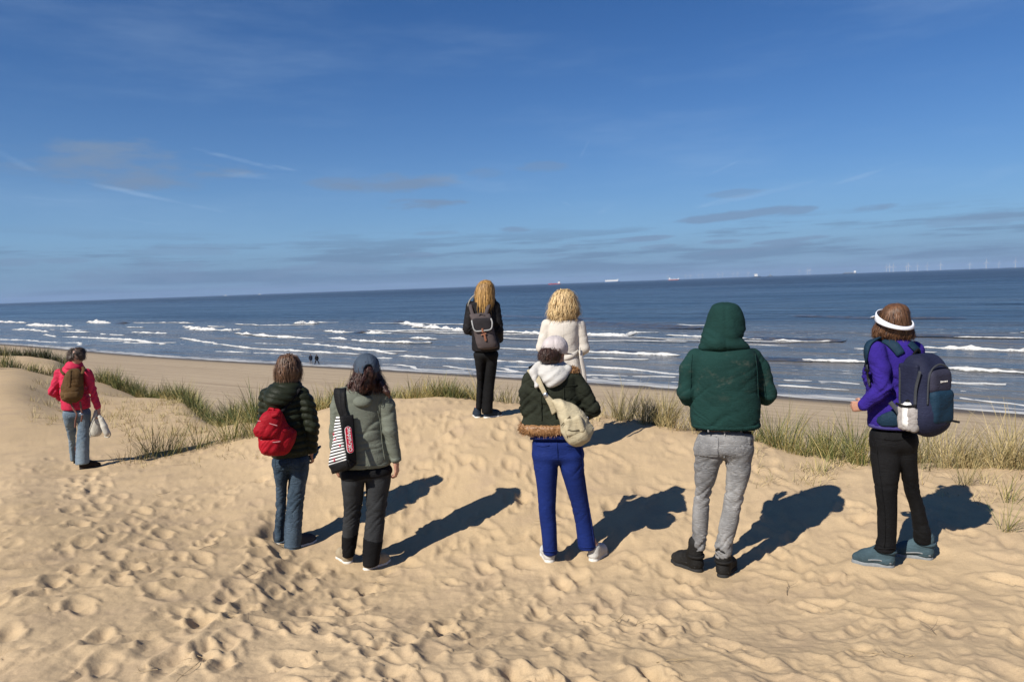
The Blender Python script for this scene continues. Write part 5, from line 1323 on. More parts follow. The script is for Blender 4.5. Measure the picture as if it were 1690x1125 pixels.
    O = P.rows([(640, 372, 440, .035, -.185), (690, 400, 560, .055, -.19), (760, 428, 650, .075, -.20), (840, 448, 700, .09, -.215), (910, 470, 738, .095, -.22), (975, 500, 715, .09, -.22), (1020, 535, 665, .07, -.21), (1036, 570, 630, .05, -.205)])
    v = vol([O], [], .008, .06); v.loft(O, .02, 2.1)
    def bf(V, N): return .011 * ridgef(V[:, 0] * 7 + 3, V[:, 1] * 7, (V[:, 2] + V[:, 0] * 1.1) * 9) + .006 * ridgef(V[:, 0] * 14, V[:, 1] * 9, V[:, 2] * 11) - .003
    b = P.add('pouch', v.mesh(bf, 1), cream, th)
    q = P.p(575, 870, -.305)
    v = Vol(q - .13, q + .13, .007); v.box(q, (.060, .020, .060), .018, 0, tilt=R(-14)); P.add('pocket', v.mesh(bf, 1), cream, b)
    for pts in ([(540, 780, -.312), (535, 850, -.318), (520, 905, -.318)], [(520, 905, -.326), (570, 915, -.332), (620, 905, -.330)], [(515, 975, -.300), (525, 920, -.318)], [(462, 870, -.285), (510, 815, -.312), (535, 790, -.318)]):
        seam(P, [P.p(*w_) for w_ in pts], plain('dark_seam', (.10, .08, .05), .9, .1), .007, b)  # dark brown seam lines on the pouch
    strap_on(P, jv0, 'strap', [(183, 372, .0), (205, 400, -.09), (250, 455), (290, 530), (330, 605), (385, 680), (430, 740)], [.05, .05, .048, .036, .034, .06, .10], cream, th, .008, .030)
    strap_on(P, jv0, 'buckle', [(314, 580), (336, 622)], .036, metal, th, .006, .034)
    strap(P, 'band', [P.p(182, 372, -.05), P.p(222, 352, -.02), P.p(236, 372, -.05)], .04, black_cloth, th, .006)
    for x, y in ((740, 885), (690, 790)): strap(P, 'ring', [P.p(x, y, -.25), P.p(x + 10, y + 14, -.25)], .012, metal, b, .005)
    return P

# ---------------- woman in grey-green jacket with the striped bag
def woman_sage():
    P = Person('woman with long dark hair in a sage green jacket and charcoal trousers', 590, 937, 5.74, .0075, (390, 560, .35545))
    jk = cloth('sage_shell', (.190, .207, .168), .10, 240, .25, .75)
    pant = cloth('charcoal_stretch', (.040, .042, .045), .2, 220, .3, .85); blk = cloth('black_panel_and_shade', (.010, .010, .011), .3)
    T = P.rows([(200, 535, 645, .07, .02), (215, 505, 676, .10, .02), (240, 478, 690, .125), (300, 470, 688, .138), (360, 474, 684, .138), (430, 478, 688, .138), (500, 482, 706, .145), (560, 484, 720, .15), (590, 488, 722, .148)])
    aL = [(P.p(488, 258, .0), .060), (P.p(470, 320, .01), .058), (P.p(462, 420, .02), .054), (P.p(462, 545, .03), .043)]
    aR = [(P.p(680, 258, .0), .060), (P.p(700, 310, .0), .062), (P.p(714, 420, -.02), .055), (P.p(740, 550, .0), .041)]
    hd = P.p(610, 125, .02)
    BD = (hd, R(8), (P.p(500, 258), P.p(678, 258)), (aL[2][0], aR[2][0]), (P.p(462, 572, .03), P.p(742, 572, .0)), (((.05, .05, -1), (1, .3, 0), .7), ((.05, .05, -1), (-.9, .4, 0), .9)))
    kz = P.p(0, 425)[2]
    _, jv0 = garment(P, 'jacket', jk, T, (aL, aR), (), fold(.0062, 3.4, 8, 4.4, .006, [(kz, .10, .6), (P.p(0, 545)[2], .06, .5)], .6, -.5), .018)
    C = P.rows([(214, 520, 640, .08, .0), (240, 515, 648, .095, -.01), (268, 528, 645, .085, -.06), (296, 540, 634, .06, -.105), (318, 560, 615, .03, -.125)])
    v = vol([C], [], .008, .05); v.loft(C, .02, 2.2); P.add('hood', v.mesh(fold(.006, 6, 12, 2), 1), jk)
    Sc = P.rows([(200, 540, 650, .08, -.01), (228, 528, 655, .105, -.02), (252, 545, 645, .105, -.035), (266, 570, 635, .085, -.05)])
    v = vol([Sc], [], .008, .05); v.loft(Sc, .02, 2.2); P.add('scarf', v.mesh(fold(.012, 5, 16, 3), 1), blk)
    for pts in ([(655, 330, -.135), (668, 380, -.135), (676, 470, -.135), (690, 560, -.13)], [(690, 250, -.10), (668, 300, -.128), (662, 350, -.135)], [(488, 580, -.11), (560, 586, -.15), (640, 586, -.15), (715, 580, -.10)]): strap_on(P, jv0, 'seam', pts, .007, jk, None, .004)
    strap(P, 'cuff', [P.p(x, y, d) for x, y, d in ((716, 560, .02), (722, 562, -.028), (740, 560, -.045), (760, 556, -.02), (764, 553, .03))], .03, jk, None, .008, [(-1, -.2, 0), (-.6, -1, 0), (0, -1, 0), (.8, -.7, 0), (1, 0, 0)])
    Hp = P.rows([(580, 486, 722, .13), (620, 483, 728, .142), (648, 485, 723, .125)])
    Lg = P.rows([(650, 483, 598, .128), (720, 489, 595, .112), (800, 494, 586, .098), (880, 490, 576, .090), (960, 487, 563, .086), (1024, 488, 556, .082, .02)])
    Rg = P.rows([(650, 596, 724, .128), (720, 599, 712, .112), (800, 598, 700, .098), (880, 592, 690, .090), (960, 584, 678, .088), (1044, 583, 664, .084)])
    Lg, Rg = fit(P, 'green', Lg, Rg)
    dj = fold(0.0043, 4, 9, 9.7, .003, [(P.p(0, 820)[2], .12, .8), (P.p(0, 1000)[2], .07, .8)], .65, .3)
    j, jv = garment(P, 'trousers', pant, Hp, (), (Lg, Rg), dj, .02)
    # shade painted on the seat, black lower-leg panels, a hair proud of the cloth
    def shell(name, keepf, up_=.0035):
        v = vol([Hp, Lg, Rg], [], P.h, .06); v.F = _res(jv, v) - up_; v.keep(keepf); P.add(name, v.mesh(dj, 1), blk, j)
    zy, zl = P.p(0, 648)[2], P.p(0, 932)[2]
    shell('seat_shade', lambda x, y, z: (zy - z) + .05 * np.abs(x + .05) - .02)  # black shell standing in for the shade below the jacket hem
    xm = P.p(585, 1000)[0]
    shell('hem_panel', lambda x, y, z: np.maximum(z - zl - .10 * (x - xm), x - xm)); shell('hem_panel', lambda x, y, z: np.maximum(z - zl + .25 * (x - xm) , xm - x))
    beige = cloth('beige_suede', (.42, .34, .23), .15, 120, .3, .9)
    body(P, *BD, Hp, Lg, Rg, 'green')
    for i in (0, 1): shoe(P, 'green', i, .265, (beige, white_rubber, white_rubber), .10, 'shoe', .030)
    Hh = P.rows([(96, 560, 656, .09, .0), (130, 550, 664, .112, -.005), (165, 546, 668, .115, -.01), (200, 530, 688, .105, -.02), (235, 515, 704, .085, -.035), (262, 560, 712, .06, -.05), (285, 650, 712, .035, -.06)])
    v = vol([Hh], [], .009, .07); v.loft(Hh, .02, 2.1)
    v.chain([(P.p(618, 132, -.115), .026), (P.p(620, 165, -.145), .036), (P.p(606, 205, -.145), .04), (P.p(590, 235, -.135), .03)], .02)
    v.chain([(P.p(670, 200, -.06), .03), (P.p(700, 245, -.085), .03), (P.p(716, 280, -.09), .014)], .02)
    v.chain([(P.p(545, 190, -.05), .028), (P.p(522, 215, -.07), .024)], .02)
    hair(P, v, hair_mat('dark_chestnut_hair', (.012, .007, .006), (.10, .036, .024)), 620, .014, 7, .004, .05, .55)
    capm = cloth('slate_cap_cotton', (.070, .095, .135), .15, 200, .3, .85)
    cc = P.p(606, 128, .01); t = P.thing('cap', 'slate blue baseball cap with a ponytail through its back opening', 'cap', cc)
    v = Vol(cc - .2, cc + .2, .007); v.ell(cc, (.100, .118, .110), 0)
    v.cut(lambda x, y, z: (z - cc[2]) + .034 - .10 * (y - cc[1]))
    ao = P.p(618, 150, -.12); v.cut(lambda x, y, z: v.ell_d(x, y, z, ao, (.044, .07, .058)))
    def cf(V, N):
        a = np.arctan2(V[:, 0] - cc[0], V[:, 1] - cc[1]); return -.0035 * np.exp(-(np.sin(a * 3 + .5) / .10) ** 2) + .003 * pnoise(V[:, 0] * 18, V[:, 1] * 18, V[:, 2] * 18)
    P.add('crown', v.mesh(cf, 1), capm, t)
    v = Vol(cc - .3, cc + .3, .007); c0 = cc + V3(.015, .125, -.025); v.ell(c0, (.078, .09, .03), 0); v.keep(lambda x, y, z: np.abs(z - c0[2] + .2 * (y - c0[1]) + 1.5 * (x - c0[0]) ** 2) - .004); v.cut(lambda x, y, z: v.ell_d(x, y, z, cc, (.095, .11, .14))); P.add('brim', v.mesh(), capm, t)
    # ---- black and striped shoulder bag
    P.z = (520, 570, .19560)
    th = P.thing('shoulder_bag', 'black shoulder bag with a black and white striped side and a red lettered label', 'bag', P.p(230, 850, -.18))
    off = P.off(th)
    def patch(name, c, n, m_, bulge, mat, par=th):
        c = [P.p(*q).astype(float) for q in c]; V = []; nr = np.cross(c[1] - c[0], c[3] - c[0]); nr /= np.linalg.norm(nr)
        if nr[1] > 0: nr = -nr
        UV = []
        for b in range(m_):
            for a in range(n):
                u, w_ = a / (n - 1), b / (m_ - 1)
                V.append((c[0] * (1 - u) + c[1] * u) * (1 - w_) + (c[3] * (1 - u) + c[2] * u) * w_ + nr * bulge * (16 * u * (1 - u) * w_ * (1 - w_)) ** .7 + nr * .004 * math.sin(w_ * 9 + u * 4)); UV.append(w_)
        F = [(b * n + a, b * n + a + 1, (b + 1) * n + a + 1, (b + 1) * n + a) for b in range(m_ - 1) for a in range(n - 1)]
        o = mesh_obj(name, np.array(V) + off, F, mat, par); set_attr(o, 'down', UV)
        sm = o.modifiers.new('thickness', 'SOLIDIFY'); sm.thickness = .006; sm.offset = -1 if nr @ np.cross(c[1] - c[0], c[3] - c[0]) < 0 else 1
        return o, nr
    stripe, t_, p_ = principled('striped_print', (.7, .7, .7), .7, .2)
    dn = t_.attr('down'); sw = t_.math('SINE', t_.math('MULTIPLY', dn, 2 * math.pi * 15.5))
    ob = t_.node('ShaderNodeTexCoord').outputs['Object']
    t_.put(p_.inputs['Base Color'], t_.mix(t_.map(sw, -.12, .12), (.015, .015, .016), (.72, .71, .69)))
    patch('striped_panel', [(184, 602, -.155), (212, 600, -.185), (268, 965, -.250), (118, 1012, -.165)], 9, 40, .018, stripe)
    black = cloth('bag_black', (.012, .012, .013), .3, 200, .3, .6)
    fr, nr = patch('front_panel', [(206, 596, -.185), (322, 583, -.160), (346, 992, -.185), (268, 965, -.250)], 10, 24, .014, black)
    patch('base', [(118, 1008, -.166), (268, 962, -.252), (296, 1042, -.235), (150, 1078, -.150)], 10, 6, .012, black)
    patch('base', [(268, 962, -.252), (348, 988, -.186), (336, 1005, -.17), (296, 1042, -.235)], 6, 6, .006, black)
    patch('back_panel', [(184, 600, -.150), (322, 582, -.152), (350, 995, -.17), (116, 1010, -.158)], 8, 12, -.002, black)
    strap_on(P, jv0, 'strap', [(204, 362, .02), (190, 395, -.08), (190, 450), (212, 540), (248, 612)], [.08, .08, .075, .065, .06], black, th, .012, .010)
    strap_on(P, jv0, 'strap', [(236, 362, -.02), (230, 420), (236, 520), (262, 600)], .05, black, th, .010, .016)
    redm = plain('red_label', (.52, .012, .035), .55, .3, bump=.05); whm = plain('white_print', (.78, .76, .75), .6, .3, bump=.02)
    # rounded red label lying on the front panel, lettering reading upwards
    A = P.p(297, 905, -.268).astype(float); B = P.p(273, 686, -.216).astype(float); ax_ = (B - A); L = np.linalg.norm(ax_); ax_ /= L; acr = np.array([.93, .36, 0.]); acr -= ax_ * (acr @ ax_); acr /= np.linalg.norm(acr); nn = np.cross(ax_, acr); nn = nn if nn[1] < 0 else -nn
    def pill(name, hw, grow, lift, mat, par):
        V = []; n = 12
        for a in range(n + 1): V.append(B - ax_ * hw + acr * (hw + grow) * math.cos(math.pi * a / n) + ax_ * (hw + grow) * math.sin(math.pi * a / n))
        for a in range(n + 1): V.append(A + ax_ * hw - acr * (hw + grow) * math.cos(math.pi * a / n) - ax_ * (hw + grow) * math.sin(math.pi * a / n))
        V = np.array(V) + off; k = len(V); V = np.concatenate([V + nn * lift, V + nn * (lift - .004)])
        F = [tuple(range(k)), tuple(range(2 * k - 1, k - 1, -1))] + [(i, (i + 1) % k, k + (i + 1) % k, k + i) for i in range(k)]
        o = mesh_obj(name, V, F, mat, par, smooth=False); bm = bmesh.new(); bm.from_mesh(o.data); bmesh.ops.recalc_face_normals(bm, faces=bm.faces); bm.to_mesh(o.data); bm.free(); return o
    hw = .0235
    pill('label_border', hw, .003, .010, whm, fr); lb = pill('label', hw, 0.0, .013, redm, fr)
    cu = bpy.data.curves.new('lettering', 'FONT'); cu.body = 'Kruidvat'; cu.size = .048; cu.align_x = 'CENTER'; cu.align_y = 'CENTER'; cu.extrude = .0006; cu.offset = .0007
    tx = bpy.data.objects.new('lettering_curve', cu); COL.objects.link(tx)
    bpy.context.view_layer.update()
    me = bpy.data.meshes.new_from_object(tx); bpy.data.objects.remove(tx)
    M = Matrix((Vector(ax_), Vector(-acr if np.cross(ax_, -acr) @ nn > 0 else acr), Vector(nn))).transposed().to_4x4()
    cen = (A + B) / 2 + ax_ * .016 + off + nn * .0142; M.translation = Vector(cen)
    wdt = max(v.co.x for v in me.vertices) - min(v.co.x for v in me.vertices); k = .148 / wdt
    me.transform(M @ Matrix.Scale(k, 4)); me.materials.append(whm); le = bpy.data.objects.new('lettering', me); COL.objects.link(le); le.parent = fr
    ec = A + ax_ * .024 + off + nn * .0142                     # ring emblem under the lettering
    V = []; 
    for a in range(20):
        t = 2 * math.pi * a / 20
        for r_ in (.009, .014): V.append(ec + (ax_ * math.sin(t) + acr * math.cos(t)) * r_)
    mesh_obj('emblem', V, [(2 * a, 2 * a + 1, (2 * a + 3) % 40, (2 * a + 2) % 40) for a in range(20)], whm, fr, smooth=False)
    # red flower print on the stripes
    pk = plain('red_print', (.62, .05, .10), .7, .2, bump=.02)
    for (x, y, d, r_) in ((168, 962, -.206, .016), (180, 800, -.196, .022), (163, 745, -.18, .014)):
        for a in range(5):
            t = a * 2 * math.pi / 5 + .3; c = P.p(x, y, d).astype(float)
            strap(P, 'print', [c + .3 * r_ * np.array([math.cos(t), 0, math.sin(t)]), c + r_ * np.array([math.cos(t), .1 * math.cos(t), math.sin(t)])], r_ * .55, pk, th, .003, [(-.35, -1, 0)], n=4)
    strap(P, 'print', [P.p(*q) for q in ((178, 775, -.205), (185, 815, -.215), (215, 848, -.232))], .016, pk, th, .003, [(-.35, -1, 0)])
    return P

# ---------------- woman in the dark quilted jacket with red backpack
def woman_quilt():
    P = Person('woman with brown bob in a dark olive quilted jacket and blue jeans', 472, 903, 6.29, .008, (390, 560, .35545))
    jk = cloth('dark_olive_nylon', (.022, .027, .016), .2, 240, .2, .5)
    jk2 = cloth('hood_lining', (.085, .080, .065), .2)
    jean = denim('blue_denim', (.030, .052, .078), (.15, .21, .28), .7)
    T = P.rows([(200, 180, 290, .075, .02), (216, 155, 306, .10, .02), (245, 138, 318, .125), (310, 134, 320, .142), (380, 134, 326, .15), (450, 140, 336, .152), (510, 150, 344, .15), (536, 160, 344, .145)])
    aL = [(P.p(146, 262, .0), .068), (P.p(136, 390, .05), .062), (P.p(160, 440, .25), .05)]
    aR = [(P.p(308, 258, .0), .062), (P.p(330, 310, .0), .066), (P.p(350, 400, .0), .062), (P.p(350, 505, .04), .048)]
    hd = P.p(243, 130, .01)
    BD = (hd, R(10), (P.p(165, 255), P.p(302, 255)), (aL[1][0], aR[2][0]), (P.p(172, 445, .3), P.p(347, 520, .06)), (((.6, .8, 0), (0, -.3, 1), .6), ((.25, .4, -.9), (-.8, .3, 0), .9)))
    z0 = P.p(0, 536)[2]
    def quilt(V, N):
        ph = (V[:, 2] - z0 + .10 * np.abs(V[:, 0]) * 0 + .012 * pnoise(V[:, 0] * 5, V[:, 1] * 5, V[:, 2] * 5)) / .058
        ax = np.where(V[:, 0] > P.p(325, 300)[0], .4 * (V[:, 0] - P.p(325, 300)[0]) / .058, 0)
        s_ = np.abs(np.sin(math.pi * (ph + ax)))
        return .016 * (s_ ** .6 - .75) + .007 * ridgef(V[:, 0] * 14, V[:, 1] * 14, V[:, 2] * 10)
    _, jv0 = garment(P, 'jacket', jk, T, (aL, aR), (), quilt, .018, h=.009)
    Hd = P.rows([(194, 180, 295, .085, .0), (212, 155, 305, .11, -.02), (240, 132, 296, .12, -.05), (270, 128, 275, .105, -.085), (300, 140, 245, .07, -.115), (320, 165, 215, .04, -.125)])
    v = vol([Hd], [], .009, .05); v.loft(Hd, .02, 2.2)
    P.add('hood', v.mesh(lambda V, N: .012 * (np.abs(np.sin(math.pi * (V[:, 2] + V[:, 0] * .25) / .055)) ** .5 - .7) + .006 * ridgef(V[:, 0] * 8, V[:, 1] * 8, V[:, 2] * 9), 1), jk)
    L = P.rows([(186, 190, 292, .075, .0), (206, 170, 300, .095, -.012)]); v = vol([L], [], .008, .05); v.loft(L, 0, 2.2, .015); P.add('hood_lining', v.mesh(fold(.005, 7, 12), 1), jk2)
    sc, t_, p_ = principled('spotted_scarf', (.5, .5, .5), .8, .2); obj = t_.node('ShaderNodeTexCoord').outputs['Object']
    t_.put(p_.inputs['Base Color'], t_.mix(t_.map(t_.noise(obj, 55, 2, .5), .48, .54), (.02, .02, .02), (.65, .63, .6)))
    S = P.rows([(176, 200, 286, .065, .0), (194, 196, 292, .075, .0)]); v = vol([S], [], .008, .05); v.loft(S, 0, 2.1, .015); P.add('scarf', v.mesh(fold(.004, 8, 14), 1), sc)
    Hp = P.rows([(525, 164, 344, .125), (565, 163, 344, .138), (605, 167, 341, .125)])
    Lg = P.rows([(605, 168, 248, .122), (700, 181, 237, .10), (800, 178, 236, .09), (900, 173, 229, .088), (946, 172, 222, .09, .03)])
    Rg = P.rows([(605, 240, 341, .122), (700, 236, 326, .10), (800, 226, 315, .09), (900, 217, 308, .092), (970, 218, 303, .095, .02)])
    Lg, Rg = fit(P, 'dark', Lg, Rg)
    j, jv_ = garment(P, 'jeans', jean, Hp, (), (Lg, Rg), fold(0.0050, 4, 9, 3.3, .004, [(P.p(0, 780)[2], .15, .9), (P.p(0, 620)[2], .05, .7)], .7, .5), .02)
    sh = cloth('navy_shoe', (.05, .055, .07), .2)
    body(P, *BD, Hp, Lg, Rg, 'dark')
    strap_on(P, jv_, 'seam', [(250, 540), (246, 570), (243, 606)], .007, jean, j, .004)
    for x0, x1 in ((180, 230), (262, 318)): strap_on(P, jv_, 'pocket_seam', [(x0, 556), (x0 + 2, 596), ((x0 + x1) / 2, 606), (x1 - 2, 594), (x1, 556), (x0, 556)], .006, jean, j, .004)
    strap_on(P, jv_, 'hem', [(175, 938), (198, 942), (222, 938)], .010, jean, j, .005); strap_on(P, jv_, 'hem', [(222, 960), (258, 964), (300, 960)], .010, jean, j, .005)
    for i in (0, 1): shoe(P, 'dark', i, .255, (sh, white_rubber), .09, 'shoe', .028)
    Hh = P.rows([(70, 225, 258, .05, .01), (78, 208, 278, .08, .0), (100, 192, 295, .105), (130, 184, 302, .115), (160, 179, 304, .112), (185, 179, 300, .10), (198, 188, 294, .08)])
    v = vol([Hh], [], .009, .06); v.loft(Hh, .02, 2.1); v.cut(lambda x, y, z: v.ell_d(x, y, z, hd + V3(.02, .13, -.02), (.07, .08, .10)))
    hair(P, v, hair_mat('streaked_brown_hair', (.030, .015, .009), (.24, .13, .075)), 520, .006, 5, .0045, .025)
    P.z = (400, 570, .19560)
    red = cloth('red_nylon', (.42, .010, .022), .16, 160, .4, .6); zipm = plain('pale_zip', (.45, .20, .21), .5, .4); badge = plain('badge', (.55, .22, .24), .6, .3)
    C = P.p(285, 740, -.235); th = P.thing('backpack', 'small red nylon backpack hanging off the left shoulder of the dark quilted jacket', 'backpack', C)
    ya = R(14)
    O = P.rows([(535, 225, 318, .05, -.21), (570, 170, 335, .07, -.215), (640, 140, 370, .08, -.225), (720, 135, 410, .085, -.23), (800, 135, 425, .08, -.225), (870, 148, 400, .078, -.22), (916, 190, 370, .055, -.21)])
    v = vol([O], [], .008, .05); v.loft(O, .02, 2.3); v.cone(P.p(350, 850, -.2), P.p(418, 745, -.17), .04, .03, .07)
    crumple = fold(.009, 8, 11, 4.1, .004, (), .7, .6)
    P.add('main_bag', v.mesh(crumple, 1), red, th)
    O = P.rows([(545, 215, 325, .03, -.275), (575, 172, 338, .045, -.28), (640, 125, 335, .052, -.285), (700, 92, 325, .055, -.288), (745, 108, 312, .05, -.288), (775, 170, 296, .03, -.285)])
    v = vol([O], [], .008, .05); v.loft(O, .02, 2.3, .015); fl = P.add('flap', v.mesh(crumple, 1), red, th)
    O = P.rows([(765, 165, 330, .035, -.268), (800, 148, 336, .05, -.272), (870, 156, 334, .05, -.27), (910, 200, 325, .035, -.262)])
    v = vol([O], [], .008, .05); v.loft(O, .02, 2.3, .015); lp = P.add('front_pocket', v.mesh(crumple, 1), red, th)
    strap(P, 'zip', [P.p(x, y, d) for x, y, d in ((130, 635, -.352), (180, 640, -.357), (240, 660, -.359), (296, 676, -.357))], .007, zipm, fl, .005)
    strap(P, 'zip', [P.p(x, y, d) for x, y, d in ((155, 796, -.335), (210, 810, -.339), (270, 815, -.340), (322, 808, -.335))], .007, zipm, lp, .005)
    c = P.p(192, 698, -.366).astype(float)
    for a in range(6):
        t = a * math.pi / 3; strap(P, 'badge', [c + .005 * np.array([math.cos(t), 0, math.sin(t)]), c + .017 * np.array([math.cos(t), 0, math.sin(t)])], .009, badge, fl, .003, n=3)
    strap(P, 'grab_loop', [P.p(x, y, d) for x, y, d in ((222, 552, -.25), (234, 532, -.262), (262, 540, -.285), (258, 580, -.33))], .022, red, th, .008)
    strap(P, 'flap_strap', [P.p(x, y, d) for x, y, d in ((318, 545, -.30), (290, 580, -.345), (245, 595, -.352))], .030, red, th, .008)
    strap_on(P, jv0, 'shoulder_strap', [(486, 362, -.03), (440, 425), (390, 485), (345, 545), (322, 585)], .030, black_cloth, th, .008, .022)
    blue = cloth('blue_cloth', (.010, .075, .19), .25, 160, .4, .6)
    C = P.p(612, 915, .0); t2 = P.thing('scarf', 'crumpled bright blue cloth held in the right hand beside blue jeans', 'cloth', C)
    O = P.rows([(862, 640, 678, .012, .0), (885, 600, 668, .03, .0), (930, 565, 645, .035, .0), (974, 575, 618, .03, .0)])
    v = vol([O], [], .006, .05); v.loft(O, .01, 2.1, .008); P.add('folds', v.mesh(fold(.012, 14, 14, 5.), 1), blue, t2)
    return P

# ---------------- two women on the crest
def woman_blond():
    P = Person('woman on the sand crest with long straight blond hair and black clothes', 796, 691, 9.0, .010, (740, 440, .24885))
    jk = cloth('black_shell', (.017, .016, .018), .3, 200, .3, .7); tr = cloth('black_flares', (.010, .010, .011), .3)
    T = P.rows([(198, 195, 295, .075, .02), (215, 170, 300, .10, .02), (240, 154, 312, .125), (300, 150, 318, .138), (380, 154, 322, .142), (460, 156, 332, .145), (530, 156, 342, .15), (558, 158, 340, .148)])
    aL = [(P.p(152, 262), .066), (P.p(130, 415, .0), .064), (P.p(185, 440, .20), .05)]
    aR = [(P.p(312, 262), .066), (P.p(332, 425, -.01), .062), (P.p(338, 480, .10), .050)]
    hd = P.p(242, 150, .02)
    BD = (hd, R(-6), (P.p(170, 258), P.p(298, 258)), (aL[1][0], aR[1][0]), (P.p(200, 445, .28), P.p(335, 495, .12)), (((.6, .8, 0), (0, -.3, 1), .6), ((-.5, .8, -.2), (0, -.3, 1), .6)))
    _, jv0 = garment(P, 'jacket', jk, T, (aL, aR), (), fold(.010, 5, 9, 7.7, .005, [(P.p(0, 410)[2], .08, .8)], .6, .4), .018)
    C = P.rows([(180, 190, 300, .085, .02), (215, 165, 310, .10, -.005), (250, 170, 300, .09, -.02)]); v = vol([C], [], .010, .05); v.loft(C, .02, 2.2); v.cone(P.p(305, 225, .0), P.p(322, 236, .03), .025, .012, .02); P.add('hood', v.mesh(fold(.006, 6, 10), 1), jk)
    strap(P, 'hood_edge', [P.p(x, y, d) for x, y, d in ((184, 180, -.02), (160, 200, -.05), (136, 235, -.05), (127, 280, -.04))], .018, cloth('pale_piping', (.32, .30, .26)), None, .008, [(-.7, -.7, .2)])
    Hp = P.rows([(545, 161, 337, .125), (585, 164, 336, .135), (622, 172, 330, .118)])
    Lg = P.rows([(625, 172, 246, .115), (700, 181, 240, .095), (780, 186, 236, .082), (870, 181, 233, .082), (948, 178, 226, .085, .03)])
    Rg = P.rows([(625, 240, 328, .115), (700, 237, 320, .095), (780, 231, 310, .082), (870, 225, 303, .085), (972, 217, 296, .09, .03)])
    Lg, Rg = fit(P, 'blond', Lg, Rg)
    garment(P, 'trousers', tr, Hp, (), (Lg, Rg), fold(0.0037, 4, 8, 2.9, .003, (), .6), .02)
    sh = cloth('dark_blue_shoe', (.035, .05, .075), .2)
    body(P, *BD, Hp, Lg, Rg, 'blond')
    for i in (0, 1): shoe(P, 'blond', i, .26, (sh, white_rubber), .10, 'shoe', .03)
    Hh = P.rows([(88, 226, 266, .05, .02), (98, 206, 286, .085, .0), (125, 190, 300, .11), (165, 180, 306, .118, -.005), (210, 176, 306, .11, -.025), (255, 184, 296, .085, -.055), (290, 196, 280, .06, -.08), (305, 208, 262, .04, -.09)])
    v = vol([Hh], [], .010, .06); v.loft(Hh, .02, 2.1); v.cut(lambda x, y, z: v.ell_d(x, y, z, hd + V3(0, .14, -.01), (.07, .08, .11)))
    hair(P, v, hair_mat('blond_hair', (.14, .060, .014), (.72, .42, .13)), 600, .008, 4, .0056, .05, lift=.015)
    P.z = (750, 450, .13333)
    gr = cloth('taupe_canvas', (.105, .085, .085), .15, 160, .3, .85); dk = cloth('flap_canvas', (.035, .031, .034), .15); tm = plain('grey_trim', (.30, .30, .30), .7); lea = plain('tan_leather', (.25, .10, .055), .6, .4)
    C = P.p(370, 750, -.20); th = P.thing('backpack', 'taupe canvas flap backpack with leather tabs on the long haired blond woman', 'backpack', C)
    O = P.rows([(500, 178, 438, .04, -.16), (560, 195, 460, .065, -.185), (640, 218, 478, .075, -.20), (740, 240, 498, .08, -.205), (850, 262, 525, .08, -.205), (920, 285, 538, .07, -.20), (952, 325, 470, .045, -.195)])
    v = vol([O], [], .010, .05); v.loft(O, .02, 2.6); P.add('main_bag', v.mesh(fold(.006, 5, 7, 1.3, .003), 1), gr, th)
    O = P.rows([(560, 222, 452, .035, -.245), (600, 222, 468, .042, -.252), (660, 232, 472, .044, -.256), (708, 246, 466, .042, -.258), (724, 262, 440, .035, -.258)])
    v = vol([O], [], .010, .05); v.loft(O, .02, 2.6, .014); fl = P.add('flap', v.mesh(None, 1), dk, th)
    strap(P, 'flap_trim', [P.p(x, y, d) for x, y, d in ((214, 590, -.262), (226, 650, -.292), (244, 705, -.298), (275, 725, -.300), (350, 718, -.304), (430, 708, -.300), (462, 680, -.292), (468, 620, -.282), (452, 565, -.262))], .017, tm, fl, .010)
    strap(P, 'leather_tab', [P.p(345, 688, -.308), P.p(352, 740, -.308)], .024, lea, th, .006); strap(P, 'leather_tab', [P.p(362, 735, -.300), P.p(378, 790, -.298), P.p(390, 845, -.295)], .026, lea, th, .006)
    strap(P, 'leather_tab', [P.p(330, 772, -.298), P.p(395, 750, -.298)], .016, lea, th, .006)
    strap(P, 'shoulder_strap', [P.p(x, y, d) for x, y, d in ((380, 535, -.21), (400, 470, -.165), (428, 400, -.13), (440, 380, -.08))], .042, gr, th, .010, [(0, -1, .4)])
    strap(P, 'shoulder_strap', [P.p(x, y, d) for x, y, d in ((230, 530, -.18), (210, 470, -.14), (200, 420, -.10), (205, 390, -.04))], .042, gr, th, .010, [(0, -1, .4)])
    strap(P, 'grab_loop', [P.p(300, 545, -.23), P.p(320, 505, -.225), P.p(360, 520, -.23), P.p(375, 550, -.23)], .02, gr, th, .008)
    return P
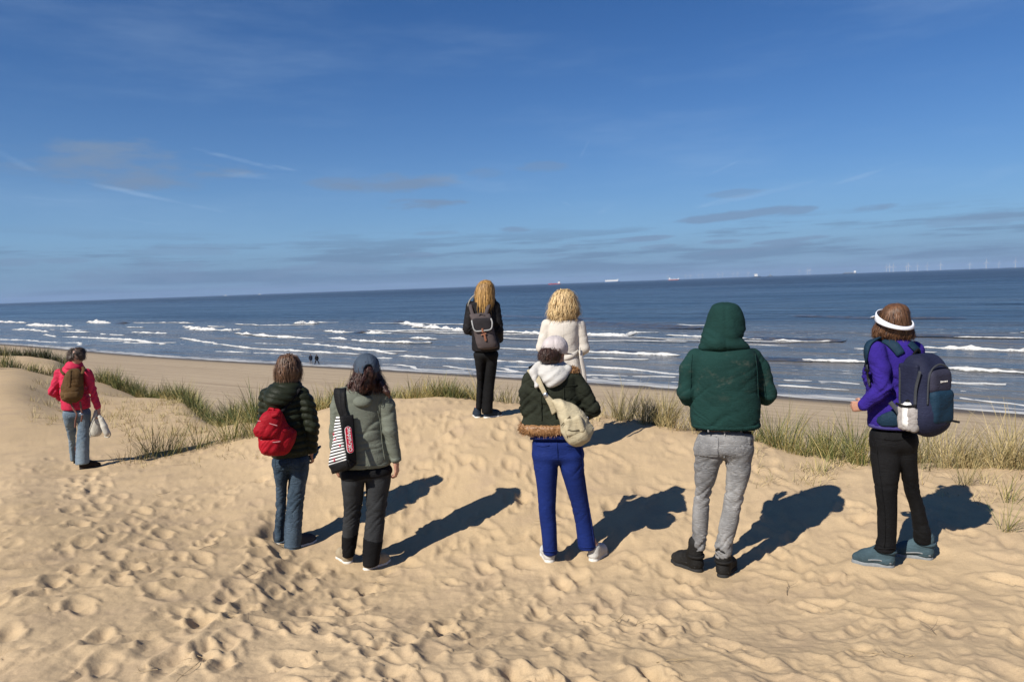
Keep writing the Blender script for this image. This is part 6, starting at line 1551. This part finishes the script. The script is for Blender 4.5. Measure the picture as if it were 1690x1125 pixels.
def woman_coat():
    P = Person('woman with wavy light blond hair in a long cream belted coat', 928, 744, 7.8, .009, (740, 440, .24885))
    ct = cloth('cream_coat', (.78, .72, .64), .05, 160, .3, .9)
    T = P.rows([(336, 710, 830, .075, .02), (350, 672, 856, .10, .01), (385, 656, 866, .125), (440, 655, 862, .135), (510, 660, 858, .13), (565, 660, 858, .126), (620, 652, 876, .135), (720, 634, 905, .15), (820, 622, 922, .16), (950, 610, 940, .17)])
    aL = [(P.p(655, 388), .066), (P.p(622, 535, .0), .060), (P.p(655, 560, .22), .048)]
    aR = [(P.p(868, 388), .066), (P.p(897, 540, -.005), .062), (P.p(880, 565, .20), .048)]
    hd = P.p(760, 225, .0)
    BD = (hd, R(0), (P.p(675, 385), P.p(848, 385)), (aL[1][0], aR[1][0]), (P.p(680, 570, .28), P.p(850, 570, .28)), (((.6, .8, 0), (0, -.3, 1), .6), ((-.6, .8, 0), (0, -.3, 1), .6)))
    def cf(V, N):
        ang = np.arctan2(V[:, 0] - T[5][1], -(V[:, 1])); low = sstep(P.p(0, 560)[2], P.p(0, 900)[2], V[:, 2])
        return fold(.005, 4, 5, 5.1, .004)(V, N) + .014 * low * np.sin(ang * 9 + 1.2 * np.sin(V[:, 2] * 3)) 
    _, jv0 = garment(P, 'coat', ct, T, (aL, aR), (), cf, .018)
    dk = cloth('coat_legs', (.05, .05, .06), .2)
    Lg = P.rows([(900, 675, 750, .09), (1050, 680, 735, .075), (1180, 685, 732, .07)]); Rg = P.rows([(900, 770, 845, .09), (1050, 780, 838, .075), (1180, 782, 832, .07)])
    garment(P, 'trousers', dk, [], (), (Lg, Rg), fold(0.0037, 4, 9, 2), .02)
    body(P, *BD, T[5:8], Lg, Rg, 'white')
    for i in (0, 1): shoe(P, 'white', i, .25, (cloth('pale_shoe', (.4, .37, .33)), white_rubber), .10)
    b1 = [P.p(x, y, d) for x, y, d in ((735, 615, -.132), (775, 606, -.140), (830, 585, -.135), (872, 560, -.10), (880, 552, -.06))]
    strap_on(P, jv0, 'belt', [(730, 616), (775, 606), (830, 585), (862, 562)], .045, ct, None, .010, .010)
    strap(P, 'belt_end', [P.p(x, y, d) for x, y, d in ((876, 555, -.09), (884, 620, -.12), (898, 690, -.13), (912, 790, -.14))], .05, ct, None, .008, [(.6, -.8, 0)])
    strap(P, 'belt_loop', [P.p(872, 535, -.11), P.p(874, 580, -.12)], .012, ct, None, .008, [(.6, -.8, 0)])
    strap_on(P, jv0, 'seam', [(760, 375), (762, 480), (764, 590)], .006, ct, None, .003)
    Hh = P.rows([(150, 742, 790, .05, .01), (160, 718, 812, .085, .0), (185, 696, 835, .115), (225, 680, 850, .13), (275, 668, 862, .135), (315, 662, 864, .125), (342, 685, 840, .10, -.01), (358, 725, 790, .06, -.03)])
    v = vol([Hh], [], .010, .07); v.loft(Hh, .02, 2.1); v.cut(lambda x, y, z: v.ell_d(x, y, z, hd + V3(0, .15, 0), (.07, .08, .12)))
    hair(P, v, hair_mat('wavy_light_blond', (.36, .17, .045), (1.0, .76, .40)), 820, .020, 9, .0056, .05, fringe=.020, lift=.024)
    return P

# ---------------- walker in the red jacket at the left
def walker_red():
    P = Person('walker at far left in a bright red jacket and pale jeans, heading down the dune', 128, 771, 10.0, .010, (50, 550, .22222))
    jk = cloth('coral_red_shell', (.66, .036, .095), .12, 200, .3, .65); jean = denim('pale_denim', (.12, .175, .24), (.36, .44, .50), .75)
    T = P.rows([(222, 272, 374, .075, .02), (245, 240, 400, .10, .02), (280, 222, 420, .125), (340, 216, 424, .138), (420, 216, 434, .142), (500, 226, 448, .148), (545, 230, 454, .15), (562, 234, 454, .148)])
    aL = [(P.p(220, 300), .068), (P.p(168, 428, -.01), .062), (P.p(222, 480, .10), .05)]
    aR = [(P.p(424, 298), .068), (P.p(464, 425, .0), .058), (P.p(500, 545, .0), .043)]
    hd = P.p(342, 165, .01)
    BD = (hd, R(16), (P.p(240, 295), P.p(408, 295)), (aL[1][0], aR[1][0]), (P.p(240, 495, .12), P.p(508, 566, .0)), (((.7, .6, -.3), (0, -.3, 1), .6), ((.1, .0, -1), (-1, .1, 0), 1.1)))
    _, jv0 = garment(P, 'jacket', jk, T, (aL, aR), (), fold(.012, 5, 8, 11.3, .006, [(P.p(0, 430)[2], .1, .8)], .6, .5), .018)
    C = P.rows([(205, 285, 380, .075, .0), (225, 258, 388, .10, -.005), (250, 250, 400, .11, -.02), (272, 270, 385, .085, -.04)]); v = vol([C], [], .010, .05); v.loft(C, .02, 2.2); P.add('hood', v.mesh(fold(.008, 6, 12, 4), 1), jk)
    Hp = P.rows([(548, 234, 454, .125), (600, 236, 456, .14), (640, 244, 454, .125)])
    Lg = P.rows([(640, 244, 350, .12), (720, 260, 348, .105, .03), (800, 277, 345, .095, .07), (880, 284, 342, .095, .12), (975, 292, 340, .10, .18)])
    Rg = P.rows([(640, 342, 454, .12), (720, 344, 450, .105), (800, 336, 446, .098), (880, 330, 444, .10), (968, 327, 446, .11)])
    Lg, Rg = fit(P, 'red', Lg, Rg)
    garment(P, 'jeans', jean, Hp, (), (Lg, Rg), fold(0.0056, 4, 8, 1.1, .004, [(P.p(0, 780)[2], .2, .7)], .65, .5), .02)
    bt = cloth('dark_brown_shoe', (.030, .022, .018), .3)
    body(P, *BD, Hp, Lg, Rg, 'red')
    for i in (0, 1): shoe(P, 'red', i, .27, (bt, dark_rubber), .10)
    Hh = P.rows([(112, 325, 375, .05, .01), (125, 298, 395, .09), (155, 282, 404, .112), (185, 278, 402, .112), (208, 290, 395, .09), (220, 305, 380, .06)])
    v = vol([Hh], [], .010, .07); v.loft(Hh, .02, 2.1); v.cut(lambda x, y, z: v.ell_d(x, y, z, hd + V3(.05, .13, -.03), (.07, .08, .10)))
    hair(P, v, hair_mat('dark_short_hair', (.020, .013, .010), (.11, .075, .055)), 420, .014, 5, .006, .02, .6, side=.25, fringe=.004)
    br = cloth('brown_canvas', (.125, .072, .030), .25, 140, .4, .85); bs = plain('brown_strap', (.16, .07, .05), .7)
    C = P.p(308, 400, -.2); th = P.thing('backpack', 'brown canvas backpack on the red jacket of the walker at far left', 'backpack', C)
    O = P.rows([(262, 295, 365, .05, -.16), (300, 258, 390, .085, -.185), (360, 238, 398, .10, -.20), (430, 222, 398, .11, -.205), (480, 226, 390, .10, -.20), (514, 268, 358, .06, -.19)])
    v = vol([O], [], .010, .06); v.loft(O, .02, 2.2); P.add('main_bag', v.mesh(fold(.012, 7, 9, 2.1, .004), 1), br, th)
    O = P.rows([(430, 250, 372, .04, -.275), (470, 246, 372, .05, -.28), (500, 270, 355, .035, -.27)]); v = vol([O], [], .010, .05); v.loft(O, .02, 2.2); P.add('front_pocket', v.mesh(fold(.008, 8, 9, 3), 1), br, th)
    strap(P, 'lid_strap', [P.p(300, 275, -.225), P.p(296, 330, -.285), P.p(292, 400, -.31)], .03, br, th, .010)
    for s_ in (((250, 305, -.16), (232, 275, -.10), (240, 258, -.03)), ((385, 300, -.16), (395, 268, -.10), (392, 250, -.03))): strap(P, 'shoulder_strap', [P.p(*q) for q in s_], .04, br, th, .01, [(0, -.8, .6)])
    strap(P, 'loose_strap', [P.p(x, y, -.19) for x, y in ((300, 515), (320, 560), (345, 600), (335, 650), (332, 700))], .022, bs, th, .006); strap(P, 'loose_strap', [P.p(x, y, -.19) for x, y in ((370, 505), (378, 560), (385, 600), (378, 655))], .022, bs, th, .006)
    strap(P, 'buckle', [P.p(370, 590, -.2), P.p(388, 606, -.2)], .03, metal, th, .006)
    wh = cloth('white_cotton', (.66, .63, .55), .12, 160, .4, .9, blot=9)
    C = P.p(505, 690, -.06); t2 = P.thing('tote_bag', 'white cotton bag carried in the right hand of the walker in red', 'bag', C)
    O = P.rows([(575, 482, 516, .025, -.05), (620, 470, 530, .04, -.06), (680, 448, 540, .05, -.07), (740, 440, 540, .055, -.07), (776, 460, 522, .04, -.07)])
    v = vol([O], [P.p(590, 760, -.05)], .008, .06); v.loft(O, .02, 2.1); v.chain([(P.p(518, 620, -.05), .03), (P.p(548, 690, -.05), .040), (P.p(570, 745, -.05), .038)], .012)
    P.add('sack', v.mesh(fold(.012, 9, 6, 6.6, .004), 1), wh, t2)
    strap(P, 'handle', [P.p(x, y, -.01) for x, y in ((510, 600), (550, 660), (585, 720), (596, 748), (578, 772), (550, 765))], .016, wh, t2, .008); strap(P, 'handle', [P.p(x, y, -.05) for x, y in ((495, 590), (455, 680), (440, 730), (450, 770))], .016, wh, t2, .008)
    return P
# ---------------- two people far off on the beach
def stroller(px, py, Y, label, top, legs, stride):
    P = Person(label, px, py, Y, .03)
    P.base.z = float(land_z(P.base.x, P.base.y, False)[0]); P.root.location = P.base
    hp = (V3(-.09, 0, .88), V3(.09, 0, .88)); kn = (V3(-.10 - stride * .25, .05, .48), V3(.10 + stride * .25, -.02, .48)); an = (V3(-.10 - stride * .5, 0, .09), V3(.10 + stride * .5, 0, .09))
    sh = (V3(-.19, 0, 1.42), V3(.19, 0, 1.42)); el = (V3(-.26, -.02, 1.14), V3(.26, -.02, 1.14)); wr = (V3(-.24, .05, .90), V3(.24, .05, .90)); hd = V3(0, .02, 1.64)
    v = vol([], [hd + .15, *an, *el], .025, .14); v.ell(hd, (.075, .095, .115), .02); v.cone(hd - V3(0, 0, .1), V3(0, 0, 1.42), .05, .06, .05)
    v.loft([(.85, 0, .16, .10, 0), (1.1, 0, .15, .09, 0), (1.38, 0, .19, .10, 0), (1.45, 0, .12, .07, 0)], .05)
    for k in (0, 1): v.chain([(sh[k], .05), (el[k], .04), (wr[k], .03)], .03); v.cone(wr[k], wr[k] - V3(0, 0, .14), .032, .022, .02); v.chain([(hp[k], .08), (kn[k], .055), (an[k], .04)], .04); v.cone(an[k] - V3(0, 0, .04), an[k] + V3(0, .16, -.06), .045, .035, .02)
    P.add('body', v.mesh(), SKIN)
    T = [(.72, 0, .21, .14, 0), (.95, 0, .20, .13, 0), (1.3, 0, .23, .13, 0), (1.44, 0, .19, .11, 0), (1.5, 0, .09, .08, 0)]
    garment(P, 'coat', top, T, [[(sh[k], .07), (el[k], .065), (wr[k], .05)] for k in (0, 1)], (), fold(.015, 4, 6, px), .05, h=.025)
    v = vol([], [*hp, *an], .025, .14)
    for k in (0, 1): v.chain([(hp[k], .11), (kn[k], .08), (an[k], .07)], .05)
    P.add('trousers', v.mesh(), legs)
    v = vol([], [hd], .022, .2); v.ell(hd + V3(0, -.015, .025), (.088, .105, .11), 0); v.cut(lambda x, y, z: v.ell_d(x, y, z, hd + V3(0, .12, -.03), (.07, .08, .09))); P.add('hair', v.mesh(), plain('far_hair', (.02, .016, .014), .7))
    for k in (0, 1):
        v = vol([], [an[k]], .02, .25); v.cone(an[k] + V3(0, -.03, -.05), an[k] + V3(0, .16, -.06), .05, .042, 0); P.add('shoe', v.mesh(), black_cloth)
    return P
man_hoodie(); woman_pack(); woman_blue(); woman_sage(); woman_quilt(); woman_blond(); woman_coat(); walker_red()
navy_c = cloth('far_navy_coat', (.018, .022, .04)); stroller(513, 597, 123, 'far stroller by the waterline in dark coat and pale trousers', navy_c, cloth('far_pale', (.22, .22, .24)), .1)
stroller(523, 598, 122, 'far stroller by the waterline all in black, legs apart', black_cloth, cloth('far_dark', (.014, .014, .02)), .5)
# ------------------------------------------------------------------ ships, wind turbines, twigs
def box_part(name, x0, x1, y0, y1, z0, z1, mat, par, bev=0.0):
    V = [(a, b, c) for c in (z0, z1) for b in (y0, y1) for a in (x0, x1)]
    F = [(0, 2, 3, 1), (4, 5, 7, 6), (0, 1, 5, 4), (2, 6, 7, 3), (1, 3, 7, 5), (0, 4, 6, 2)]
    return mesh_obj(name, V, F, mat, par, smooth=False)
def hull_part(L, B, D, mat, par, flip=1, sheer=1.5):
    V, F = [], []; n = 14
    for k in range(n + 1):
        t = k / n; x = (t - .5) * L * flip; wv = B / 2 * min(1, (1 - t) * 4.5 + .04) * min(1, t * 8 + .6); dz = D + sheer * max(0, t - .75) * 4
        V += [(x, -wv, dz), (x - flip * .02 * L * (t > .9), -wv * .8, 0), (x - flip * .02 * L * (t > .9), wv * .8, 0), (x, wv, dz)]
    for k in range(n):
        a = k * 4; F += [(a, a + 1, a + 5, a + 4), (a + 1, a + 2, a + 6, a + 5), (a + 2, a + 3, a + 7, a + 6), (a + 3, a, a + 4, a + 7)]
    F += [(0, 3, 2, 1), (n * 4, n * 4 + 1, n * 4 + 2, n * 4 + 3)]
    return mesh_obj('hull', V, F, mat, par, smooth=False)
def ship(px, Y, label, kind):
    r = tag(empty('ship', (((px - 845) / FPX) * Y, Y, 0.0)), label, 'ship'); r.rotation_euler = (0, 0, -math.atan2((px - 845), FPX) * .7); r.scale = (1.25, 1.25, 1.25)
    P_ = lambda n, c: plain(n, c, .6, .3, bump=0)
    white, red, blue, dark, grey = P_('ship_white', (.72, .72, .70)), P_('ship_red', (.40, .04, .03)), P_('ship_blue', (.05, .13, .30)), P_('ship_dark', (.04, .055, .08)), P_('ship_grey', (.22, .25, .29))
    if kind == 'tanker_red':
        hull_part(92, 15, 7, red, r, -1); box_part('superstructure', 26, 42, -6, 6, 7, 21, white, r); box_part('funnel', 36, 41, -2, 2, 21, 26, red, r); box_part('mast', -22, -21, -.5, .5, 7, 20, red, r); box_part('deck_gear', -35, 20, -4, 4, 7, 9, red, r)
    elif kind == 'carrier':
        hull_part(118, 19, 7, blue, r, 1); box_part('cargo_deck', -52, 44, -9, 9, 7, 20, white, r); box_part('bridge', 38, 50, -8, 8, 20, 24, white, r); box_part('funnel', -46, -40, -3, 3, 20, 26, blue, r)
    elif kind == 'coaster':
        hull_part(86, 14, 6, red, r, 1); box_part('topside', -41, 38, -6.5, 6.5, 6, 10, white, r); box_part('superstructure', -40, -28, -6, 6, 10, 20, white, r); box_part('forecastle', 30, 38, -4, 4, 10, 15, white, r); box_part('crane', 0, 1.2, -.6, .6, 10, 19, white, r)
    elif kind == 'supply':
        hull_part(52, 14, 8, dark, r, -1); box_part('superstructure', -22, 2, -6, 6, 8, 27, white, r); box_part('helideck', -28, -6, -8, 8, 27, 29, white, r); box_part('mast', -4, -3, -.5, .5, 29, 40, grey, r); box_part('crane', 12, 14, -1, 1, 8, 24, grey, r)
    elif kind == 'tug':
        hull_part(44, 11, 7, dark, r, 1); box_part('wheelhouse', -4, 8, -4, 4, 7, 19, grey, r); box_part('mast', 1, 2.5, -.6, .6, 19, 44, grey, r)
    elif kind == 'freighter':
        hull_part(112, 17, 8, dark, r, -1); box_part('superstructure', 34, 50, -7, 7, 8, 26, white, r); box_part('hatch_row', -40, 28, -6, 6, 8, 13, grey, r)
        for x in (-34, -10, 14): box_part('crane', x, x + 2, -1, 1, 13, 26, grey, r)
    elif kind == 'speck':
        hull_part(30, 8, 5, white, r, 1); box_part('cabin', -8, 4, -3, 3, 5, 12, white, r)
ship(918, 7000, 'red tanker on the horizon between the two blond women', 'tanker_red')
ship(1013, 7000, 'white and blue ship on the horizon right of the cream coat', 'carrier')
ship(1115, 7200, 'white ship with red hull on the horizon left of the green hood', 'coaster')
ship(1252, 7600, 'tall white ship on the horizon just right of the green hood', 'supply')
ship(1273, 7900, 'small dark vessel with tall mast beside the tall white ship', 'tug')
ship(1404, 8000, 'long dark freighter on the horizon left of the white visor', 'freighter')
ship(433, 8500, 'white speck of a boat on the horizon, nearer the middle of the photo', 'speck'); ship(377, 8800, 'white speck of a boat on the horizon, leftmost vessel', 'speck')
def turbine():
    wm = plain('turbine_white', (.56, .57, .58), .6, .3, bump=0)
    r = tag(empty('wind_turbine', (0, 0, 0)), 'pale wind turbine in the hazy row far out on the horizon', 'wind turbine', 'wind turbines along the horizon')
    V, F = [], []
    for z, q in ((0, 4.4), (45, 3.6), (90, 2.8)):
        for a in range(8): V.append((q * math.cos(a * math.pi / 4), q * math.sin(a * math.pi / 4), z))
    for l in range(2):
        for a in range(8): F.append((l * 8 + a, l * 8 + (a + 1) % 8, l * 8 + 8 + (a + 1) % 8, l * 8 + 8 + a))
    mesh_obj('tower', V, F, wm, r); box_part('nacelle', -4, 4, -5, 6, 88, 94, wm, r)
    for k in range(3):
        t = k * 2 * math.pi / 3; c, s_ = math.cos(t), math.sin(t); V = []
        for d, wv in ((1, 2.6), (12, 3.3), (35, 2.2), (56, .9)):
            for q in (-1, 1): V += [(s_ * d + c * wv * q, -6.2, 91 + c * d - s_ * wv * q), (s_ * d + c * wv * q, -5.6, 91 + c * d - s_ * wv * q)]
        F = []
        for l in range(3):
            a = l * 4; F += [(a, a + 2, a + 6, a + 4), (a + 1, a + 5, a + 7, a + 3), (a, a + 4, a + 5, a + 1), (a + 2, a + 3, a + 7, a + 6)]
        mesh_obj('blade', V, F, wm, r, smooth=False)
    return r
TPX = [(1105, 20500), (1134, 20000), (1142, 19500), (1156, 19500), (1162, 19000), (1188, 18800), (1195, 18500), (1212, 18000), (1220, 18000), (1237, 17500), (1321, 16500), (1335, 16000), (1339, 15500), (1465, 14500), (1470, 13500), (1476, 13200), (1498, 14000), (1501, 13200), (1516, 14500), (1532, 13800), (1554, 13500), (1629, 11500), (1677, 11500), (1602, 15500), (1650, 15500)]
t0_ = turbine()
for k, (px, Y) in enumerate(TPX):
    Y *= .88
    o = t0_
    if k:
        o = t0_.copy(); COL.objects.link(o)
        for ch in t0_.children: c = ch.copy(); COL.objects.link(c); c.parent = o
    o.location = (((px - 845) / FPX) * Y, Y, 0); o.rotation_euler = (0, 0, .3 * math.sin(k * 2.1))
# dry twigs and stalks on the sand
def twig(seed):
    r = np.random.RandomState(seed); V, F = [], []
    def tube(p, d, L, rad, n=5):
        b = len(V)
        for k in range(n + 1):
            q = rad * (1 - .7 * k / n)
            s = np.cross(d, [0, 0, 1.0]); s /= np.linalg.norm(s) + 1e-6; u = np.cross(s, d)
            for a in range(4): V.append(tuple(p + s * q * math.cos(a * math.pi / 2) + u * q * math.sin(a * math.pi / 2)))
            p = p + d * L / n; d = d + r.normal(0, .16, 3) * [1, 1, .5]; d /= np.linalg.norm(d)
        for k in range(n):
            for a in range(4): F.append((b + k * 4 + a, b + k * 4 + (a + 1) % 4, b + k * 4 + 4 + (a + 1) % 4, b + k * 4 + 4 + a))
    d = np.array([1, .0, .06]); L = r.uniform(.10, .24)
    tube(np.array([-L / 2, 0, .004]), d, L, .0022)
    for q in range(r.randint(1, 4)): tube(np.array([r.uniform(-.4, .3) * L, 0, .006]), np.array([r.uniform(.2, .8), r.uniform(-1, 1), r.uniform(.1, .7)]), L * r.uniform(.25, .55), .0016, 3)
    return V, F
tw_d, tw_l = plain('dark_twig', (.11, .08, .055), .9), plain('straw_stalk', (.34, .25, .14), .9)
TW = [(275, 815), (262, 818), (215, 848), (345, 905), (240, 1108), (330, 1085), (410, 1030), (1020, 1028), (1052, 1030), (1445, 1082), (1492, 1083), (1298, 968), (1270, 992), (625, 968), (1048, 980), (310, 1112), (425, 950), (903, 868), (385, 1018), (1535, 1045), (585, 1010), (1120, 1090), (180, 780), (330, 790), (465, 800), (300, 770)]
twm = []
for k in range(8):
    V, F = twig(k + 3); me = bpy.data.meshes.new('twig'); me.from_pydata(V, [], F); me.materials.append(tw_d if k % 3 == 0 else tw_l); twm.append(me)
for k, (px, py) in enumerate(TW):
    lo, hi = 2.0, 14.0
    for _ in range(30):                                  # walk along the sight line to the sand
        mid = (lo + hi) / 2; v = unproj(px, py, mid)
        if v.z > float(macro(v.x, v.y)): lo = mid
        else: hi = mid
    v = unproj(px, py, lo); o = bpy.data.objects.new('twig', twm[k % 8]); COL.objects.link(o)
    o.location = (v.x, v.y, float(land_z(v.x, v.y)[0]) + .003); o.rotation_euler = (0, 0, k * 2.399)
    tag(o, 'small dry twig lying on the trodden sand', 'twig', 'dry twigs strewn on the sand')
